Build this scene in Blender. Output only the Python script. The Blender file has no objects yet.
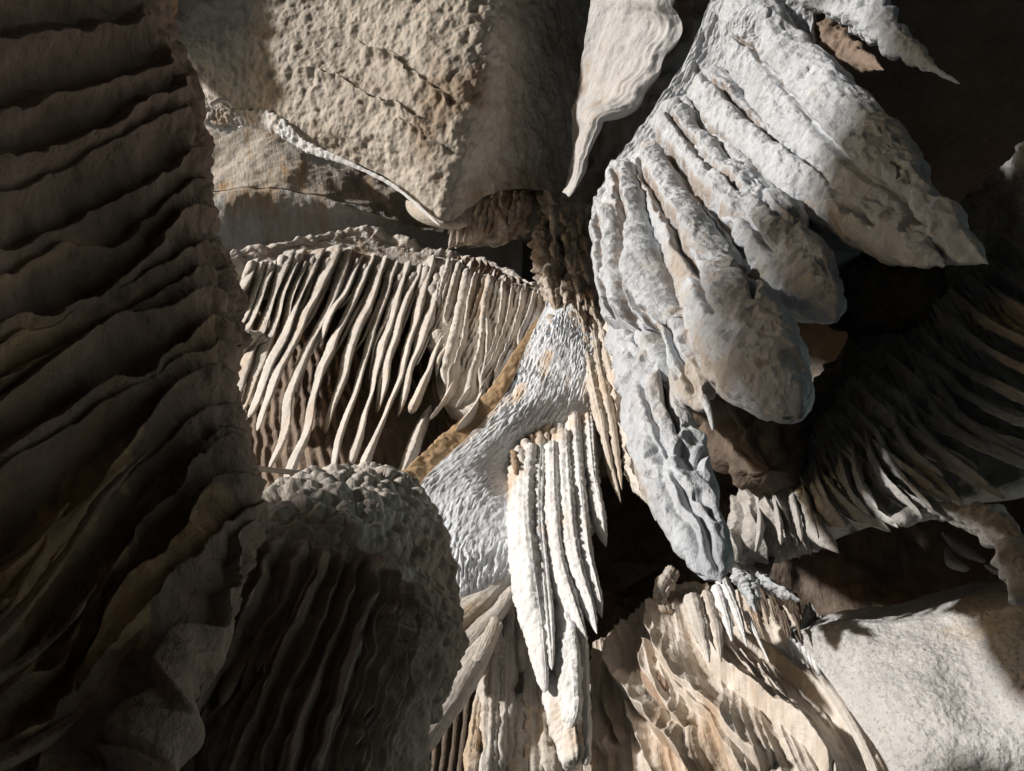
import bpy, math
import numpy as np
from mathutils import Vector, Matrix

# ------------------------------------------------------------------ camera
sc = bpy.context.scene
COL = sc.collection
W, HT, F = 1024, 771, 790.0
CX, CY = W / 2, HT / 2
VP = np.array([560.0, 20.0])                    # where the plumb lines of the cave meet (zenith)
UP = np.array([(VP[0] - CX) / F, (CY - VP[1]) / F, -1.0]); UP /= np.linalg.norm(UP)
EX = np.array([1.0, 0, 0]) - UP * UP[0]; EX /= np.linalg.norm(EX)
EY = np.cross(UP, EX)
R = np.array([EX, EY, UP])                      # camera axes -> world axes
CAM = np.array([0.0, 0.0, 1.6])
cd = bpy.data.cameras.new('camera'); cam = bpy.data.objects.new('camera', cd); COL.objects.link(cam)
cd.sensor_fit = 'HORIZONTAL'; cd.sensor_width = 36.0; cd.lens = 36.0 * F / W
cd.clip_start = 0.02; cd.clip_end = 2000
M4 = Matrix([list(R[0]) + [CAM[0]], list(R[1]) + [CAM[1]], list(R[2]) + [CAM[2]], [0, 0, 0, 1]])
cam.matrix_world = M4
sc.camera = cam

# ------------------------------------------------------------------ light
SUN_CAM = np.array([1.0, -0.50, -0.09])          # direction the light travels, camera axes
sd = R @ (SUN_CAM / np.linalg.norm(SUN_CAM))
SUN_EL = math.asin(-sd[2]); SUN_AZ = math.atan2(-sd[0], -sd[1])
wd = bpy.data.worlds.new('World'); sc.world = wd; wd.use_nodes = True
nt = wd.node_tree; bg = nt.nodes['Background']
sky = nt.nodes.new('ShaderNodeTexSky'); sky.sky_type = 'NISHITA'; sky.sun_disc = False
sky.sun_elevation = max(SUN_EL, math.radians(2)); sky.sun_rotation = SUN_AZ; sky.ozone_density = 1.7; sky.dust_density = 0.6
nt.links.new(sky.outputs[0], bg.inputs[0]); bg.inputs[1].default_value = 0.15
sl = bpy.data.lights.new('sun', 'SUN'); sl.energy = 2.4; sl.angle = math.radians(3.0); sl.color = (1.0, 0.98, 0.955)
so = bpy.data.objects.new('sun', sl); COL.objects.link(so)
so.rotation_euler = Vector(sd).to_track_quat('-Z', 'Y').to_euler()
so.location = (-6, 0, 6)
sc.view_settings.view_transform = 'Standard'; sc.view_settings.look = 'None'
sc.view_settings.exposure = 1.0; sc.view_settings.gamma = 1
sc.render.engine = 'CYCLES'
sc.cycles.use_denoising = True
sc.cycles.max_bounces = 4; sc.cycles.diffuse_bounces = 3; sc.cycles.glossy_bounces = 1
sc.cycles.sample_clamp_indirect = 4

# ------------------------------------------------------------------ numeric helpers
rng = np.random.RandomState(7)
PERM = rng.permutation(256); PERM = np.concatenate([PERM, PERM, PERM])
G = rng.normal(size=(256, 3)); G /= np.linalg.norm(G, axis=1)[:, None]
JT = rng.rand(256, 3)

def hsh(i, j, k):
    return PERM[PERM[PERM[i & 255] + (j & 255)] + (k & 255)]

def perlin(p):
    i = np.floor(p).astype(np.int64); f = p - i
    u = f * f * f * (f * (f * 6 - 15) + 10)
    r = 0
    for a in (0, 1):
        wa = u[:, 0] if a else 1 - u[:, 0]
        for b in (0, 1):
            wb = u[:, 1] if b else 1 - u[:, 1]
            for c in (0, 1):
                wc = u[:, 2] if c else 1 - u[:, 2]
                g = G[hsh(i[:, 0] + a, i[:, 1] + b, i[:, 2] + c)]
                dt = (f[:, 0] - a) * g[:, 0] + (f[:, 1] - b) * g[:, 1] + (f[:, 2] - c) * g[:, 2]
                r = r + wa * wb * wc * dt
    return r * 1.5

def fbm(p, sc_, octv=3, gain=0.5):
    r = 0; a = 1.0; q = p / sc_
    for o in range(octv):
        r = r + a * perlin(q + 17.3 * o); q = q * 2.03; a *= gain
    return r

def worley(p):
    i = np.floor(p).astype(np.int64); f = p - i
    best = np.full(len(p), 9.0)
    for a in (-1, 0, 1):
        for b in (-1, 0, 1):
            for c in (-1, 0, 1):
                j = JT[hsh(i[:, 0] + a, i[:, 1] + b, i[:, 2] + c)]
                d2 = (a + j[:, 0] - f[:, 0]) ** 2 + (b + j[:, 1] - f[:, 1]) ** 2 + (c + j[:, 2] - f[:, 2]) ** 2
                best = np.minimum(best, d2)
    return best                                   # squared distance

def cat(pts, n, closed=False):
    """Catmull-Rom through rows of pts, n samples, uniform in chord length"""
    P = np.asarray(pts, float)
    if len(P) == 2:
        t = np.linspace(0, 1, n)[:, None]; return P[0] * (1 - t) + P[1] * t
    L = np.r_[0, np.cumsum(np.maximum(np.linalg.norm(np.diff(P[:, :2], axis=0), axis=1), 1e-6))]
    m = np.empty_like(P)
    m[1:-1] = (P[2:] - P[:-2]) / (L[2:] - L[:-2])[:, None]
    m[0] = (P[1] - P[0]) / (L[1] - L[0]); m[-1] = (P[-1] - P[-2]) / (L[-1] - L[-2])
    s = np.linspace(0, L[-1], n); k = np.clip(np.searchsorted(L, s, side='right') - 1, 0, len(P) - 2)
    h = (L[k + 1] - L[k])[:, None]; t = ((s - L[k])[:, None]) / h
    return ((2 * t**3 - 3 * t**2 + 1) * P[k] + (t**3 - 2 * t**2 + t) * h * m[k]
            + (-2 * t**3 + 3 * t**2) * P[k + 1] + (t**3 - t**2) * h * m[k + 1])

def unproj(px, py, d):
    q = np.stack([(px - CX) / F * d, (CY - py) / F * d, -d], -1)
    return q @ R.T + CAM

def dep(px, py, H, dmax=7.5):
    """depth of a point that stands H metres off the plumb line through the lens"""
    r = np.hypot(px - VP[0], py - VP[1]) / F
    d = H / np.maximum(r, 1e-3)
    return (d ** -6 + dmax ** -6) ** (-1 / 6)

def ss(a, b, x):
    t = np.clip((x - a) / (b - a), 0, 1); return t * t * (3 - 2 * t)

# ------------------------------------------------------------------ mesh / object helpers
def mesh_obj(name, V, Q, UV, mat, parent=None, origin=None):
    o0 = np.zeros(3) if origin is None else np.asarray(origin)
    if parent is not None:
        o0 = np.array(parent.location)
        if parent.parent is not None: o0 = o0 + np.array(parent.parent.location)
    me = bpy.data.meshes.new(name)
    V = np.asarray(V, float) - o0; Q = np.asarray(Q, np.int32)
    me.vertices.add(len(V)); me.vertices.foreach_set('co', V.ravel().astype(np.float32))
    n = len(Q); me.loops.add(n * 4); me.loops.foreach_set('vertex_index', Q.ravel())
    me.polygons.add(n)
    me.polygons.foreach_set('loop_start', np.arange(0, n * 4, 4, dtype=np.int32))
    me.polygons.foreach_set('loop_total', np.full(n, 4, np.int32))
    me.polygons.foreach_set('use_smooth', np.ones(n, bool))
    uv = me.uv_layers.new(name='flow')
    uv.data.foreach_set('uv', np.asarray(UV, np.float32)[Q.ravel()].ravel())
    me.update(calc_edges=True); me.validate()
    me.materials.append(mat)
    ob = bpy.data.objects.new(name, me); COL.objects.link(ob)
    if parent is not None: ob.parent = parent
    else: ob.location = o0
    return ob

def thing(name, label, catg, loc, group=None):
    o = bpy.data.objects.new(name, None); COL.objects.link(o)
    o.empty_display_size = 0.1
    o.location = [float(x) for x in loc]; o['label'] = label; o['category'] = catg
    if group: o['group'] = group
    return o

def tag(o, label=None, catg=None, group=None, kind=None):
    for k, v in (('label', label), ('category', catg), ('group', group), ('kind', kind)):
        if v: o[k] = v
    return o

def grid_quads(nr, nc, wrap=False):
    i = np.arange(nr - 1)[:, None]; j = np.arange(nc if wrap else nc - 1)[None]
    a = i * nc + j; b = i * nc + (j + 1) % nc
    return np.stack([a, b, b + nc, a + nc], -1).reshape(-1, 4)

def grid_normals(P):
    du = np.gradient(P, axis=1); dv = np.gradient(P, axis=0)
    n = np.cross(du, dv); n /= np.maximum(np.linalg.norm(n, axis=2, keepdims=True), 1e-12)
    return n

def proj(P):
    q = (P - CAM) @ R
    return CX + F * q[:, 0] / -q[:, 2], CY - F * q[:, 1] / -q[:, 2]

def relief(P, lines, mode='ridge', drop=0.12):
    """height (in line heights) of folds that follow drawn lines; lines: (points, widths in px, height in m)"""
    px, py = proj(P); out = np.zeros(len(P)); gro = np.zeros(len(P))
    for ln in lines:
        pts, w, h = ln[:3]; md = ln[3] if len(ln) > 3 else mode
        k = len(pts); ws = np.interp(np.linspace(0, 1, k), np.linspace(0, 1, len(w)), w)
        C = cat([(p[0], p[1], ws[i]) for i, p in enumerate(pts)], 48)
        m = C[:, 2].max() * 1.3 + 4
        sel = np.where((px > C[:, 0].min() - m) & (px < C[:, 0].max() + m) & (py > C[:, 1].min() - m) & (py < C[:, 1].max() + m))[0]
        if not len(sel): continue
        x, y = px[sel], py[sel]
        best = np.full(len(sel), 1e9); sg = np.zeros(len(sel)); tt = np.zeros(len(sel))
        for i in range(47):
            ax, ay = C[i, :2]; bx, by = C[i + 1, :2]; dx, dy = bx - ax, by - ay; L2 = dx * dx + dy * dy + 1e-9
            t = np.clip(((x - ax) * dx + (y - ay) * dy) / L2, 0, 1)
            d = np.hypot(x - ax - t * dx, y - ay - t * dy); u = d < best
            best = np.where(u, d, best); sg = np.where(u, np.sign((x - ax) * dy - (y - ay) * dx), sg); tt = np.where(u, i + t, tt)
        wd_ = np.maximum(np.interp(tt, np.arange(48), C[:, 2]), 0.8)
        fade = ss(0, 5, tt) * ss(47, 43, tt)
        q = best / (wd_ * 0.5)
        if md == 'ridge': v = np.sqrt(np.maximum(1 - q * q, 0)) * fade
        elif md == 'blade': v = np.maximum(1 - q, 0) ** 0.8 * fade
        elif md == 'groove': v = -np.exp(-(q * 1.2) ** 2) * fade
        else:                                     # lip: swells towards the line, then drops away on its right hand side
            sq = q * sg * (1 if md == 'lip' else -1)
            v = np.where(sq < 0, np.maximum(1 + sq * 0.5, 0) ** 1.5, np.maximum(1 - sq / drop, 0)) * fade
        if md == 'groove': gro[sel] = np.minimum(gro[sel], v * h)
        else: out[sel] = np.maximum(out[sel], v * h)
    return out + gro

# a swept, tapering, ragged body: fold, stalactite, ribbon, lobe ...
def sweep(name, path, H, w, mat, parent, b=1.4, b0=0.0, n=150, m=40, rough=0.10, rsc=0.06, ridges=0.0, nr=7,
          ripple=0.0, pop=0.0, popsc=0.04, sharp=0.0, tip=0.06, top=0.02, lump=0.12, lsc=0.35, dmax=7.5,
          use_d=False, e=1.0, seed=0, twist=0.0, wob=0.0, disp=None, pits=0.0, skew=0.0, norm=None, lines=None, scal=None, capx=0.5):
    """path: (px,py) or (px,py,H'); w: widths in pixels along the path"""
    H = np.atleast_1d(np.asarray(H, float))
    k = len(path)
    Hs = np.interp(np.linspace(0, 1, k), np.linspace(0, 1, len(H)), H)
    ws = np.interp(np.linspace(0, 1, k), np.linspace(0, 1, len(w)), w)
    A = np.array([[p[0], p[1], (p[2] if len(p) > 2 else Hs[i]), ws[i]] for i, p in enumerate(path)])
    C = cat(A, n)
    d = C[:, 2] if use_d else dep(C[:, 0], C[:, 1], C[:, 2], dmax)
    P = unproj(C[:, 0], C[:, 1], d)
    wid = np.maximum(C[:, 3], 0.6)
    T = np.gradient(P, axis=0); T /= np.linalg.norm(T, axis=1)[:, None]
    if norm is None:
        N = -(P - CAM); N[:, 2] *= 0.15
    else:
        N = np.tile(np.asarray(norm, float), (n, 1))
    N -= (N * T).sum(1)[:, None] * T; N /= np.linalg.norm(N, axis=1)[:, None]
    B = np.cross(T, N)
    s = np.r_[0, np.cumsum(np.linalg.norm(np.diff(P, axis=0), axis=1))]
    t = s / s[-1]
    if wob:
        ph = np.stack([s * 2.1 + seed * 3.7, np.full(n, seed * 1.3), np.zeros(n)], 1)
        P = P + B * (perlin(ph) * wob)[:, None]
    # apparent width of a body seen along B
    a = wid / 2 * d / F
    cap = np.ones(n)
    if tip > 0:
        x = np.clip((t - (1 - tip)) / tip, 0, 1); cap *= np.maximum(1 - x * x, 0.0004) ** capx
    if top > 0:
        x = np.clip((top - t) / top, 0, 1); cap *= np.sqrt(np.maximum(1 - x * x, 0.0004))
    th = np.linspace(0, 2 * np.pi, m, endpoint=False)
    c, sn = np.cos(th), np.sin(th)
    cx = np.sign(c) * np.abs(c) ** e; sy = np.sign(sn) * np.abs(sn) ** e
    prof = 1 - sharp * np.maximum(sn, 0) ** 1.0
    av = (a * cap)[:, None]; bv = ((a * b + b0) * cap)[:, None]
    tw = twist * (t - 0.5)[:, None]
    X = av * cx * prof + skew * bv * np.maximum(sy, 0); Y = bv * sy
    X, Y = X * np.cos(tw) - Y * np.sin(tw), X * np.sin(tw) + Y * np.cos(tw)
    S = P[:, None, :] + B[:, None, :] * X[..., None] + N[:, None, :] * Y[..., None]
    nn = grid_normals(np.concatenate([S[:, -1:], S, S[:, :1]], 1))[:, 1:-1]
    # outward
    out = S - P[:, None, :]
    sg = np.sign((nn * out).sum(2).mean()); nn = nn * (sg if sg else 1)
    sf = S.reshape(-1, 3); off = seed * 5.31
    rad = np.repeat(np.minimum(a, 0.2)[:, None] * cap[:, None], m, 1).ravel()
    ang = np.tile(th, n); ts = np.repeat(s, m)
    D = lump * rad * fbm(sf + off, lsc * 0.5, 2) * 1.5
    if rough: D = D + rough * np.minimum(rad, 0.09) * fbm(sf + off, rsc, 3)
    if ridges:
        q = np.stack([np.cos(ang) * nr * 0.45, np.sin(ang) * nr * 0.45, ts * 0.5 + off], 1)
        D = D + ridges * rad * (1 - 2.2 * np.abs(perlin(q)))
    if ripple:
        q = np.stack([np.cos(ang) * 1.2, np.sin(ang) * 1.2, ts / 0.028 + off], 1)
        D = D + ripple * perlin(q)
    if pop:
        D = D + pop * (0.45 - worley(sf / popsc + off))
    if pits:
        D = D - pits * ss(0.16, 0.02, worley(sf / 0.11 + off)) * (fbm(sf + off + 5, 0.4, 1) > 0.0)
    if disp is not None: D = D + disp(sf, ts, ang, np.repeat(t, m))
    if scal:
        q = np.stack([np.cos(ang) * rad / scal[1], np.sin(ang) * rad / scal[1] + ts / scal[2] * 0.6, ts / scal[2]], 1)
        D = D + scal[0] * (np.sqrt(worley(q + 0.5 * fbm(sf, 0.2, 2)[:, None] + off)) - 0.5)
    if lines:
        D = D + relief(sf + 0.02 * np.stack([fbm(sf, 0.15, 2), fbm(sf + 7, 0.15, 2), fbm(sf + 13, 0.15, 2)], 1), lines) * (((CAM - sf) * nn.reshape(-1, 3)).sum(1) > 0)
    S2 = S + nn * D.reshape(n, m, 1)
    V = S2.reshape(-1, 3)
    V = np.concatenate([V, S2[0].mean(0)[None], S2[-1].mean(0)[None]])
    Q = grid_quads(n, m, True)
    j = np.arange(0, m, 2)
    i0, i1 = n * m, n * m + 1
    c0 = np.stack([np.full(len(j), i0), (j + 2) % m, (j + 1) % m, j], -1)
    bs = (n - 1) * m
    c1 = np.stack([np.full(len(j), i1), bs + j, bs + (j + 1) % m, bs + (j + 2) % m], -1)
    Q = np.concatenate([Q[:, ::-1], c0, c1])
    uvx = (np.abs(ang - np.pi) / np.pi) * np.pi * np.repeat(a, m)
    UV = np.stack([uvx + off * 0.37, ts + off], 1)
    UV = np.concatenate([UV, UV[:1], UV[-1:]])
    return mesh_obj(name, V, Q, UV, mat, parent)

# a thick, bulging rock sheet through a grid of control points
def patch(name, rows, mat, parent=None, nr=160, nc=160, H=False, th=0.25, disp=None, dmax=7.5, origin=None, edge=0.0, back=None, stain_tint=None):
    """rows: list of rows of (px,py,d) (or H when H=True), left to right; rows run along the flow"""
    def P3(p):
        p = np.asarray(p, float)
        d = dep(p[:, 0], p[:, 1], p[:, 2], dmax) if H else p[:, 2]
        return np.concatenate([p[:, :2], d[:, None]], 1)
    rr = [cat(P3(r), nc) for r in rows]
    rr = np.stack(rr)                              # rows x nc x 3
    outp = np.stack([cat(rr[:, j], nr) for j in range(nc)], 1)
    S = unproj(outp[..., 0], outp[..., 1], outp[..., 2])
    nn = grid_normals(S)
    sg = np.sign((nn * (CAM - S)).sum(2).mean()); nn = nn * sg
    vv = np.r_[0, np.cumsum(np.linalg.norm(np.diff(S, axis=0), axis=2).mean(1))]
    uu = np.r_[0, np.cumsum(np.linalg.norm(np.diff(S, axis=1), axis=2).mean(0))]
    UU, VV = np.meshgrid(uu, vv)
    D = np.zeros((nr, nc))
    if disp is not None:
        D = disp(S.reshape(-1, 3), UU.ravel(), VV.ravel(), UU.ravel() / uu[-1], VV.ravel() / vv[-1]).reshape(nr, nc)
    if edge:
        iu = np.minimum(np.arange(nc), np.arange(nc)[::-1])[None] / (nc * 0.06); iv = np.minimum(np.arange(nr), np.arange(nr)[::-1])[:, None] / (nr * 0.06)
        k = np.clip(1 - np.minimum(iu, iv), 0, 1); D = D - edge * (1 - np.sqrt(np.maximum(1 - k * k, 0)))
    front = S + nn * D[..., None]
    bd = -nn if back is None else np.broadcast_to(np.asarray(back, float), nn.shape)
    cen = S.reshape(-1, 3).mean(0)
    bk = S + bd * th + (cen - S) * 0.04
    V = np.concatenate([front.reshape(-1, 3), bk.reshape(-1, 3)])
    Qf = grid_quads(nr, nc); 
    if sg < 0: Qf = Qf[:, ::-1]
    off = nr * nc
    loop = np.r_[np.arange(nc), np.arange(1, nr) * nc + nc - 1, (nr - 1) * nc + np.arange(nc - 2, -1, -1), np.arange(nr - 2, 0, -1) * nc]
    nx = np.roll(loop, -1)
    Qs = np.stack([loop, loop + off, nx + off, nx], -1)
    if sg < 0: Qs = Qs[:, ::-1]
    Q = np.concatenate([Qf, Qf[:, ::-1] + off, Qs])
    UV = np.stack([UU.ravel(), VV.ravel()], 1); UV = np.concatenate([UV, UV + 0.1])
    ob = mesh_obj(name, V, Q, UV, mat, parent, origin)
    if stain_tint is not None:
        f = np.clip(stain_tint(S.reshape(-1, 3)), 0, 1); at_ = ob.data.attributes.new('stain_tint', 'FLOAT', 'POINT')
        at_.data.foreach_set('value', np.concatenate([f, f * 0]).astype(np.float32))
    return ob

# ------------------------------------------------------------------ materials
def rock(name, c1, c2, stain_tint=None, stain_amt=0.3, streak=(14, 1.6), bump=0.010, bsc=30, sbump=0.008, ripple=0.0, pits=0.0,
         psc=45, rough=0.72, fine=0.002, stain_sc=1.6, speck=0.0, speck_col=(0.12, 0.10, 0.08), spec=0.35, trans=0.0, contrast=0.16, tint=None):
    m = bpy.data.materials.new(name); m.use_nodes = True
    nt = m.node_tree; N = nt.nodes; L = nt.links
    bs = N['Principled BSDF']
    tc = N.new('ShaderNodeTexCoord')
    def mapping(src, scale):
        mp = N.new('ShaderNodeMapping'); mp.inputs['Scale'].default_value = scale; L.new(tc.outputs[src], mp.inputs[0]); return mp.outputs[0]
    def noise(vec, scale, det=3, rgh=0.55, dist=0.0):
        n = N.new('ShaderNodeTexNoise'); n.inputs['Scale'].default_value = scale; n.inputs['Detail'].default_value = det
        n.inputs['Roughness'].default_value = rgh; n.inputs['Distortion'].default_value = dist; L.new(vec, n.inputs['Vector']); return n.outputs['Fac']
    def ramp(fac, stops):
        r = N.new('ShaderNodeValToRGB'); el = r.color_ramp.elements
        el[0].position, el[0].color = stops[0][0], (*stops[0][1], 1); el[1].position, el[1].color = stops[1][0], (*stops[1][1], 1)
        for p, c in stops[2:]:
            x = el.new(p); x.color = (*c, 1)
        L.new(fac, r.inputs[0]); return r.outputs[0]
    def math_(op, a, b):
        n = N.new('ShaderNodeMath'); n.operation = op
        for i, x in enumerate((a, b)):
            if isinstance(x, (int, float)): n.inputs[i].default_value = x
            else: L.new(x, n.inputs[i])
        return n.outputs[0]
    def mix(f, a, b, typ='MIX'):
        n = N.new('ShaderNodeMix'); n.data_type = 'RGBA'; n.blend_type = typ
        if isinstance(f, (int, float)): n.inputs[0].default_value = f
        else: L.new(f, n.inputs[0])
        for i, x in ((6, a), (7, b)):
            if isinstance(x, tuple): n.inputs[i].default_value = (*x, 1)
            else: L.new(x, n.inputs[i])
        return n.outputs[2]
    obv = tc.outputs['Object']
    uvs = mapping('UV', (streak[0], streak[1], 1))
    n1 = noise(obv, 3.2, 6, 0.62, 0.3); n2 = noise(uvs, 2.0, 5, 0.6, 0.2); n3 = noise(obv, 22, 4, 0.65)
    mixf = math_('ADD', math_('MULTIPLY', n1, 0.40), math_('ADD', math_('MULTIPLY', n2, 0.35), math_('MULTIPLY', n3, 0.25)))
    col = ramp(mixf, [(0.5 - contrast, c1), (0.5 + contrast, c2)])
    if stain_tint:
        ns = noise(mapping('UV', (streak[0] * 0.25, streak[1] * 0.35, 1)), 1.5, 5, 0.6, 0.4)
        no = noise(obv, stain_sc, 4, 0.6)
        f = ramp(math_('ADD', math_('MULTIPLY', ns, 0.5), math_('MULTIPLY', no, 0.5)), [(0.60 - stain_amt * 0.4, (0, 0, 0)), (0.66 - stain_amt * 0.25, (1, 1, 1))])
        col = mix(f, col, stain_tint)
    if speck:
        nz = noise(obv, 60, 3, 0.7)
        f2 = ramp(nz, [(0.56, (0, 0, 0)), (0.66, (speck, speck, speck))])
        col = mix(f2, col, speck_col)
    if tint:                                      # per-vertex tint: ochre stain, pale crust with painted top light, groove brown
        an = N.new('ShaderNodeAttribute'); an.attribute_name = 'stain_tint'
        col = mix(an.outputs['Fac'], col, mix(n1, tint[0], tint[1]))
    L.new(col, bs.inputs['Base Color'])
    bs.inputs['Roughness'].default_value = rough
    bs.inputs['Specular IOR Level'].default_value = spec
    nrm = None
    def bumpn(h, dist):
        nonlocal nrm
        b = N.new('ShaderNodeBump'); b.inputs['Strength'].default_value = 1.0; b.inputs['Distance'].default_value = dist
        L.new(h, b.inputs['Height'])
        if nrm is not None: L.new(nrm, b.inputs['Normal'])
        nrm = b.outputs[0]
    if bump: bumpn(noise(obv, bsc, 5, 0.6), bump)
    if sbump: bumpn(noise(mapping('UV', (streak[0] * 1.6, streak[1] * 1.6, 1)), 2.0, 5, 0.6, 0.15), sbump)
    if ripple: bumpn(noise(mapping('UV', (7, 45, 1)), 1.0, 3, 0.6, 0.6), ripple)
    if pits:
        v = N.new('ShaderNodeTexVoronoi'); v.feature = 'SMOOTH_F1'; v.inputs['Scale'].default_value = psc; v.inputs['Smoothness'].default_value = 0.35
        L.new(obv, v.inputs['Vector']); bumpn(v.outputs['Distance'], pits)
    if fine: bumpn(noise(obv, 140, 3, 0.7), fine)
    if nrm is not None: L.new(nrm, bs.inputs['Normal'])
    if trans:
        bs.inputs['Subsurface Weight'].default_value = trans; bs.inputs['Subsurface Radius'].default_value = (0.05, 0.025, 0.01)
    return m

M = {}
M['dark']   = rock('weathered_brown_calcite', (0.14, 0.085, 0.062), (0.37, 0.24, 0.178), (0.38, 0.22, 0.11), 0.20, bump=0.014, bsc=38, speck=0.4, streak=(5, 1.6), sbump=0.006, tint=((0.48, 0.27, 0.13), (0.68, 0.44, 0.25)))
M['ochre']  = rock('ochre_calcite', (0.30, 0.17, 0.08), (0.45, 0.28, 0.15), None, bump=0.006)
M['beige']  = rock('beige_calcite', (0.40, 0.345, 0.285), (0.66, 0.60, 0.53), (0.50, 0.36, 0.22), 0.18, bump=0.006, ripple=0.004)
M['fold']   = rock('pale_drapery_calcite', (0.44, 0.395, 0.345), (0.70, 0.66, 0.61), (0.48, 0.37, 0.27), 0.16, bump=0.005, ripple=0.004)
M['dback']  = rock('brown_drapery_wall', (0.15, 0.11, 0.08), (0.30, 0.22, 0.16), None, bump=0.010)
M['white']  = rock('white_calcite', (0.54, 0.53, 0.51), (0.80, 0.80, 0.80), (0.55, 0.44, 0.33), 0.20, bump=0.006, bsc=45, sbump=0.008)
M['blue']   = rock('cool_lit_calcite', (0.38, 0.385, 0.395), (0.62, 0.645, 0.675), (0.42, 0.36, 0.30), 0.12, bump=0.012, bsc=48, sbump=0.010, streak=(9, 3.0), fine=0.0015, pits=0.006, psc=26, tint=((0.26, 0.19, 0.14), (0.40, 0.32, 0.25)))  # cool cast of the light is put into this base colour
M['scallop'] = rock('scalloped_grey_wall', (0.54, 0.57, 0.61), (0.82, 0.85, 0.89), (0.66, 0.50, 0.34), 0.12, bump=0.006, stain_sc=0.9)
M['ceil']   = rock('pitted_ceiling_rock', (0.30, 0.26, 0.21), (0.54, 0.49, 0.42), (0.27, 0.21, 0.15), 0.20, bump=0.008, bsc=26, sbump=0.0, pits=0.006, psc=30, streak=(2, 2))
M['grey']   = rock('grey_limestone', (0.32, 0.31, 0.29), (0.52, 0.50, 0.47), (0.36, 0.27, 0.18), 0.25, bump=0.012, bsc=20)
M['ochwall'] = rock('ochre_limestone', (0.32, 0.28, 0.24), (0.52, 0.46, 0.39), (0.40, 0.26, 0.13), 0.16, bump=0.012, bsc=20)
M['crust']  = rock('crusty_calcite', (0.30, 0.25, 0.205), (0.66, 0.59, 0.51), (0.30, 0.20, 0.13), 0.25, bump=0.012, bsc=45)
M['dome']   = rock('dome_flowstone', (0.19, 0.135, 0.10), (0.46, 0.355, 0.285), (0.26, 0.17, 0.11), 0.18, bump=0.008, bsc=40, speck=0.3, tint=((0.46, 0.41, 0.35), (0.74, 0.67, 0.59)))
M['rdrap']  = rock('grey_brown_drapery', (0.25, 0.23, 0.21), (0.52, 0.50, 0.47), None, bump=0.008, bsc=50, pits=0.004)
M['block']  = rock('speckled_block', (0.36, 0.35, 0.34), (0.58, 0.56, 0.53), (0.50, 0.44, 0.37), 0.07, bump=0.009, bsc=50, speck=0.7, speck_col=(0.22, 0.21, 0.20), streak=(6, 2.5))
M['flow']   = rock('banded_flowstone', (0.44, 0.36, 0.28), (0.72, 0.67, 0.61), (0.44, 0.33, 0.23), 0.16, bump=0.006, streak=(26, 1.2), ripple=0.002)
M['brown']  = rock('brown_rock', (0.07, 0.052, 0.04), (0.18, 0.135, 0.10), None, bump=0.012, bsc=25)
M['shell']  = rock('cave_limestone', (0.12, 0.10, 0.085), (0.26, 0.22, 0.18), None, bump=0.03, bsc=8)
M['earth']  = rock('pale_bounce_floor', (0.48, 0.42, 0.36), (0.64, 0.58, 0.51), None, bump=0.03, bsc=8)  # unseen floor, made pale to bounce fill light upward

def at(px, py, H, dmax=7.5): return unproj(np.array(float(px)), np.array(float(py)), dep(np.array(float(px)), np.array(float(py)), H, dmax))

# ------------------------------------------------------------------ setting: ground and cave shell
def shell():
    nz, na = 200, 360
    c = np.array([0.4, 0.9, 1.2]); rx, ry, rz = 6.2, 6.2, 10.6
    el = np.linspace(math.radians(-25), math.radians(90), nz); az = np.linspace(-np.pi, np.pi, na, endpoint=False)
    E, A = np.meshgrid(el, az, indexing='ij')
    D = np.stack([np.cos(E) * np.cos(A), np.cos(E) * np.sin(A), np.sin(E)], -1)
    P = c + D * np.array([rx, ry, rz])
    f = P.reshape(-1, 3)
    P = P + D * (fbm(f, 2.2, 4) * 0.5).reshape(nz, na, 1)
    Q = grid_quads(nz, na, True)
    cen = P.reshape(-1, 3)[Q].mean(1)
    # unseen opening added in the shell, shaped so sun reaches only chosen parts
    hd = np.array([sd[1], -sd[0]]); hd /= np.linalg.norm(hd)          # horizontal, square to the light
    hh = cen[:, :2] @ hd + wigf(cen, 0.0); zz = cen[:, 2] - CAM[2] + wigf(cen, 9.0)
    side = cen[:, :2] @ sd[:2] < -1.5
    sill = np.interp(hh, SUN_GAP_SILL[0], SUN_GAP_SILL[1]); head = np.interp(hh, SUN_GAP_HEAD[0], SUN_GAP_HEAD[1])
    drop = -sd[2] / np.hypot(sd[0], sd[1]) * 6.0
    light_gaps = side & (zz > sill + drop) & (zz < head + drop) & (hh > SUN_GAP_SILL[0][0]) & (hh < SUN_GAP_SILL[0][-1])
    # second low opening, added out of view to let in sky fill
    light_gaps |= (cen[:, 0] > 2.0) & (cen[:, 1] > -2.0) & (cen[:, 1] < 6.0) & (cen[:, 2] < 5.6)
    Q = Q[~light_gaps]
    UV = np.stack([f[:, 0] + f[:, 1], f[:, 2]], 1)
    o = mesh_obj('cave_wall', f, Q, UV, M['shell']); md = o.modifiers.new('thickness', 'SOLIDIFY'); md.thickness = 0.4; md.offset = -1
    tag(o, kind='structure')
wigf = lambda P, o: 0.22 * fbm(P + o, 0.7, 3)
SUN_GAP_SILL = ((-4.2, -1.0, -0.7, -0.3, 0.3, 0.9), (1.10, 1.35, 2.45, 3.3, 3.9, 4.0))
SUN_GAP_HEAD = ((-4.2, -1.95, -1.70, -1.1, 0.2, 0.9), (9.6, 9.6, 6.1, 6.3, 6.8, 6.0))
shell()
g = np.linspace(-400, 400, 60); g = np.sign(g) * np.abs(g / 400) ** 3 * 400
gx, gy = np.meshgrid(g, g); gp = np.stack([gx.ravel(), gy.ravel(), np.zeros(gx.size)], 1)
gp[:, 2] = -0.05 + 0.12 * fbm(gp, 1.5, 3) * np.exp(-(gp[:, 0]**2 + gp[:, 1]**2) / 400)
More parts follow.
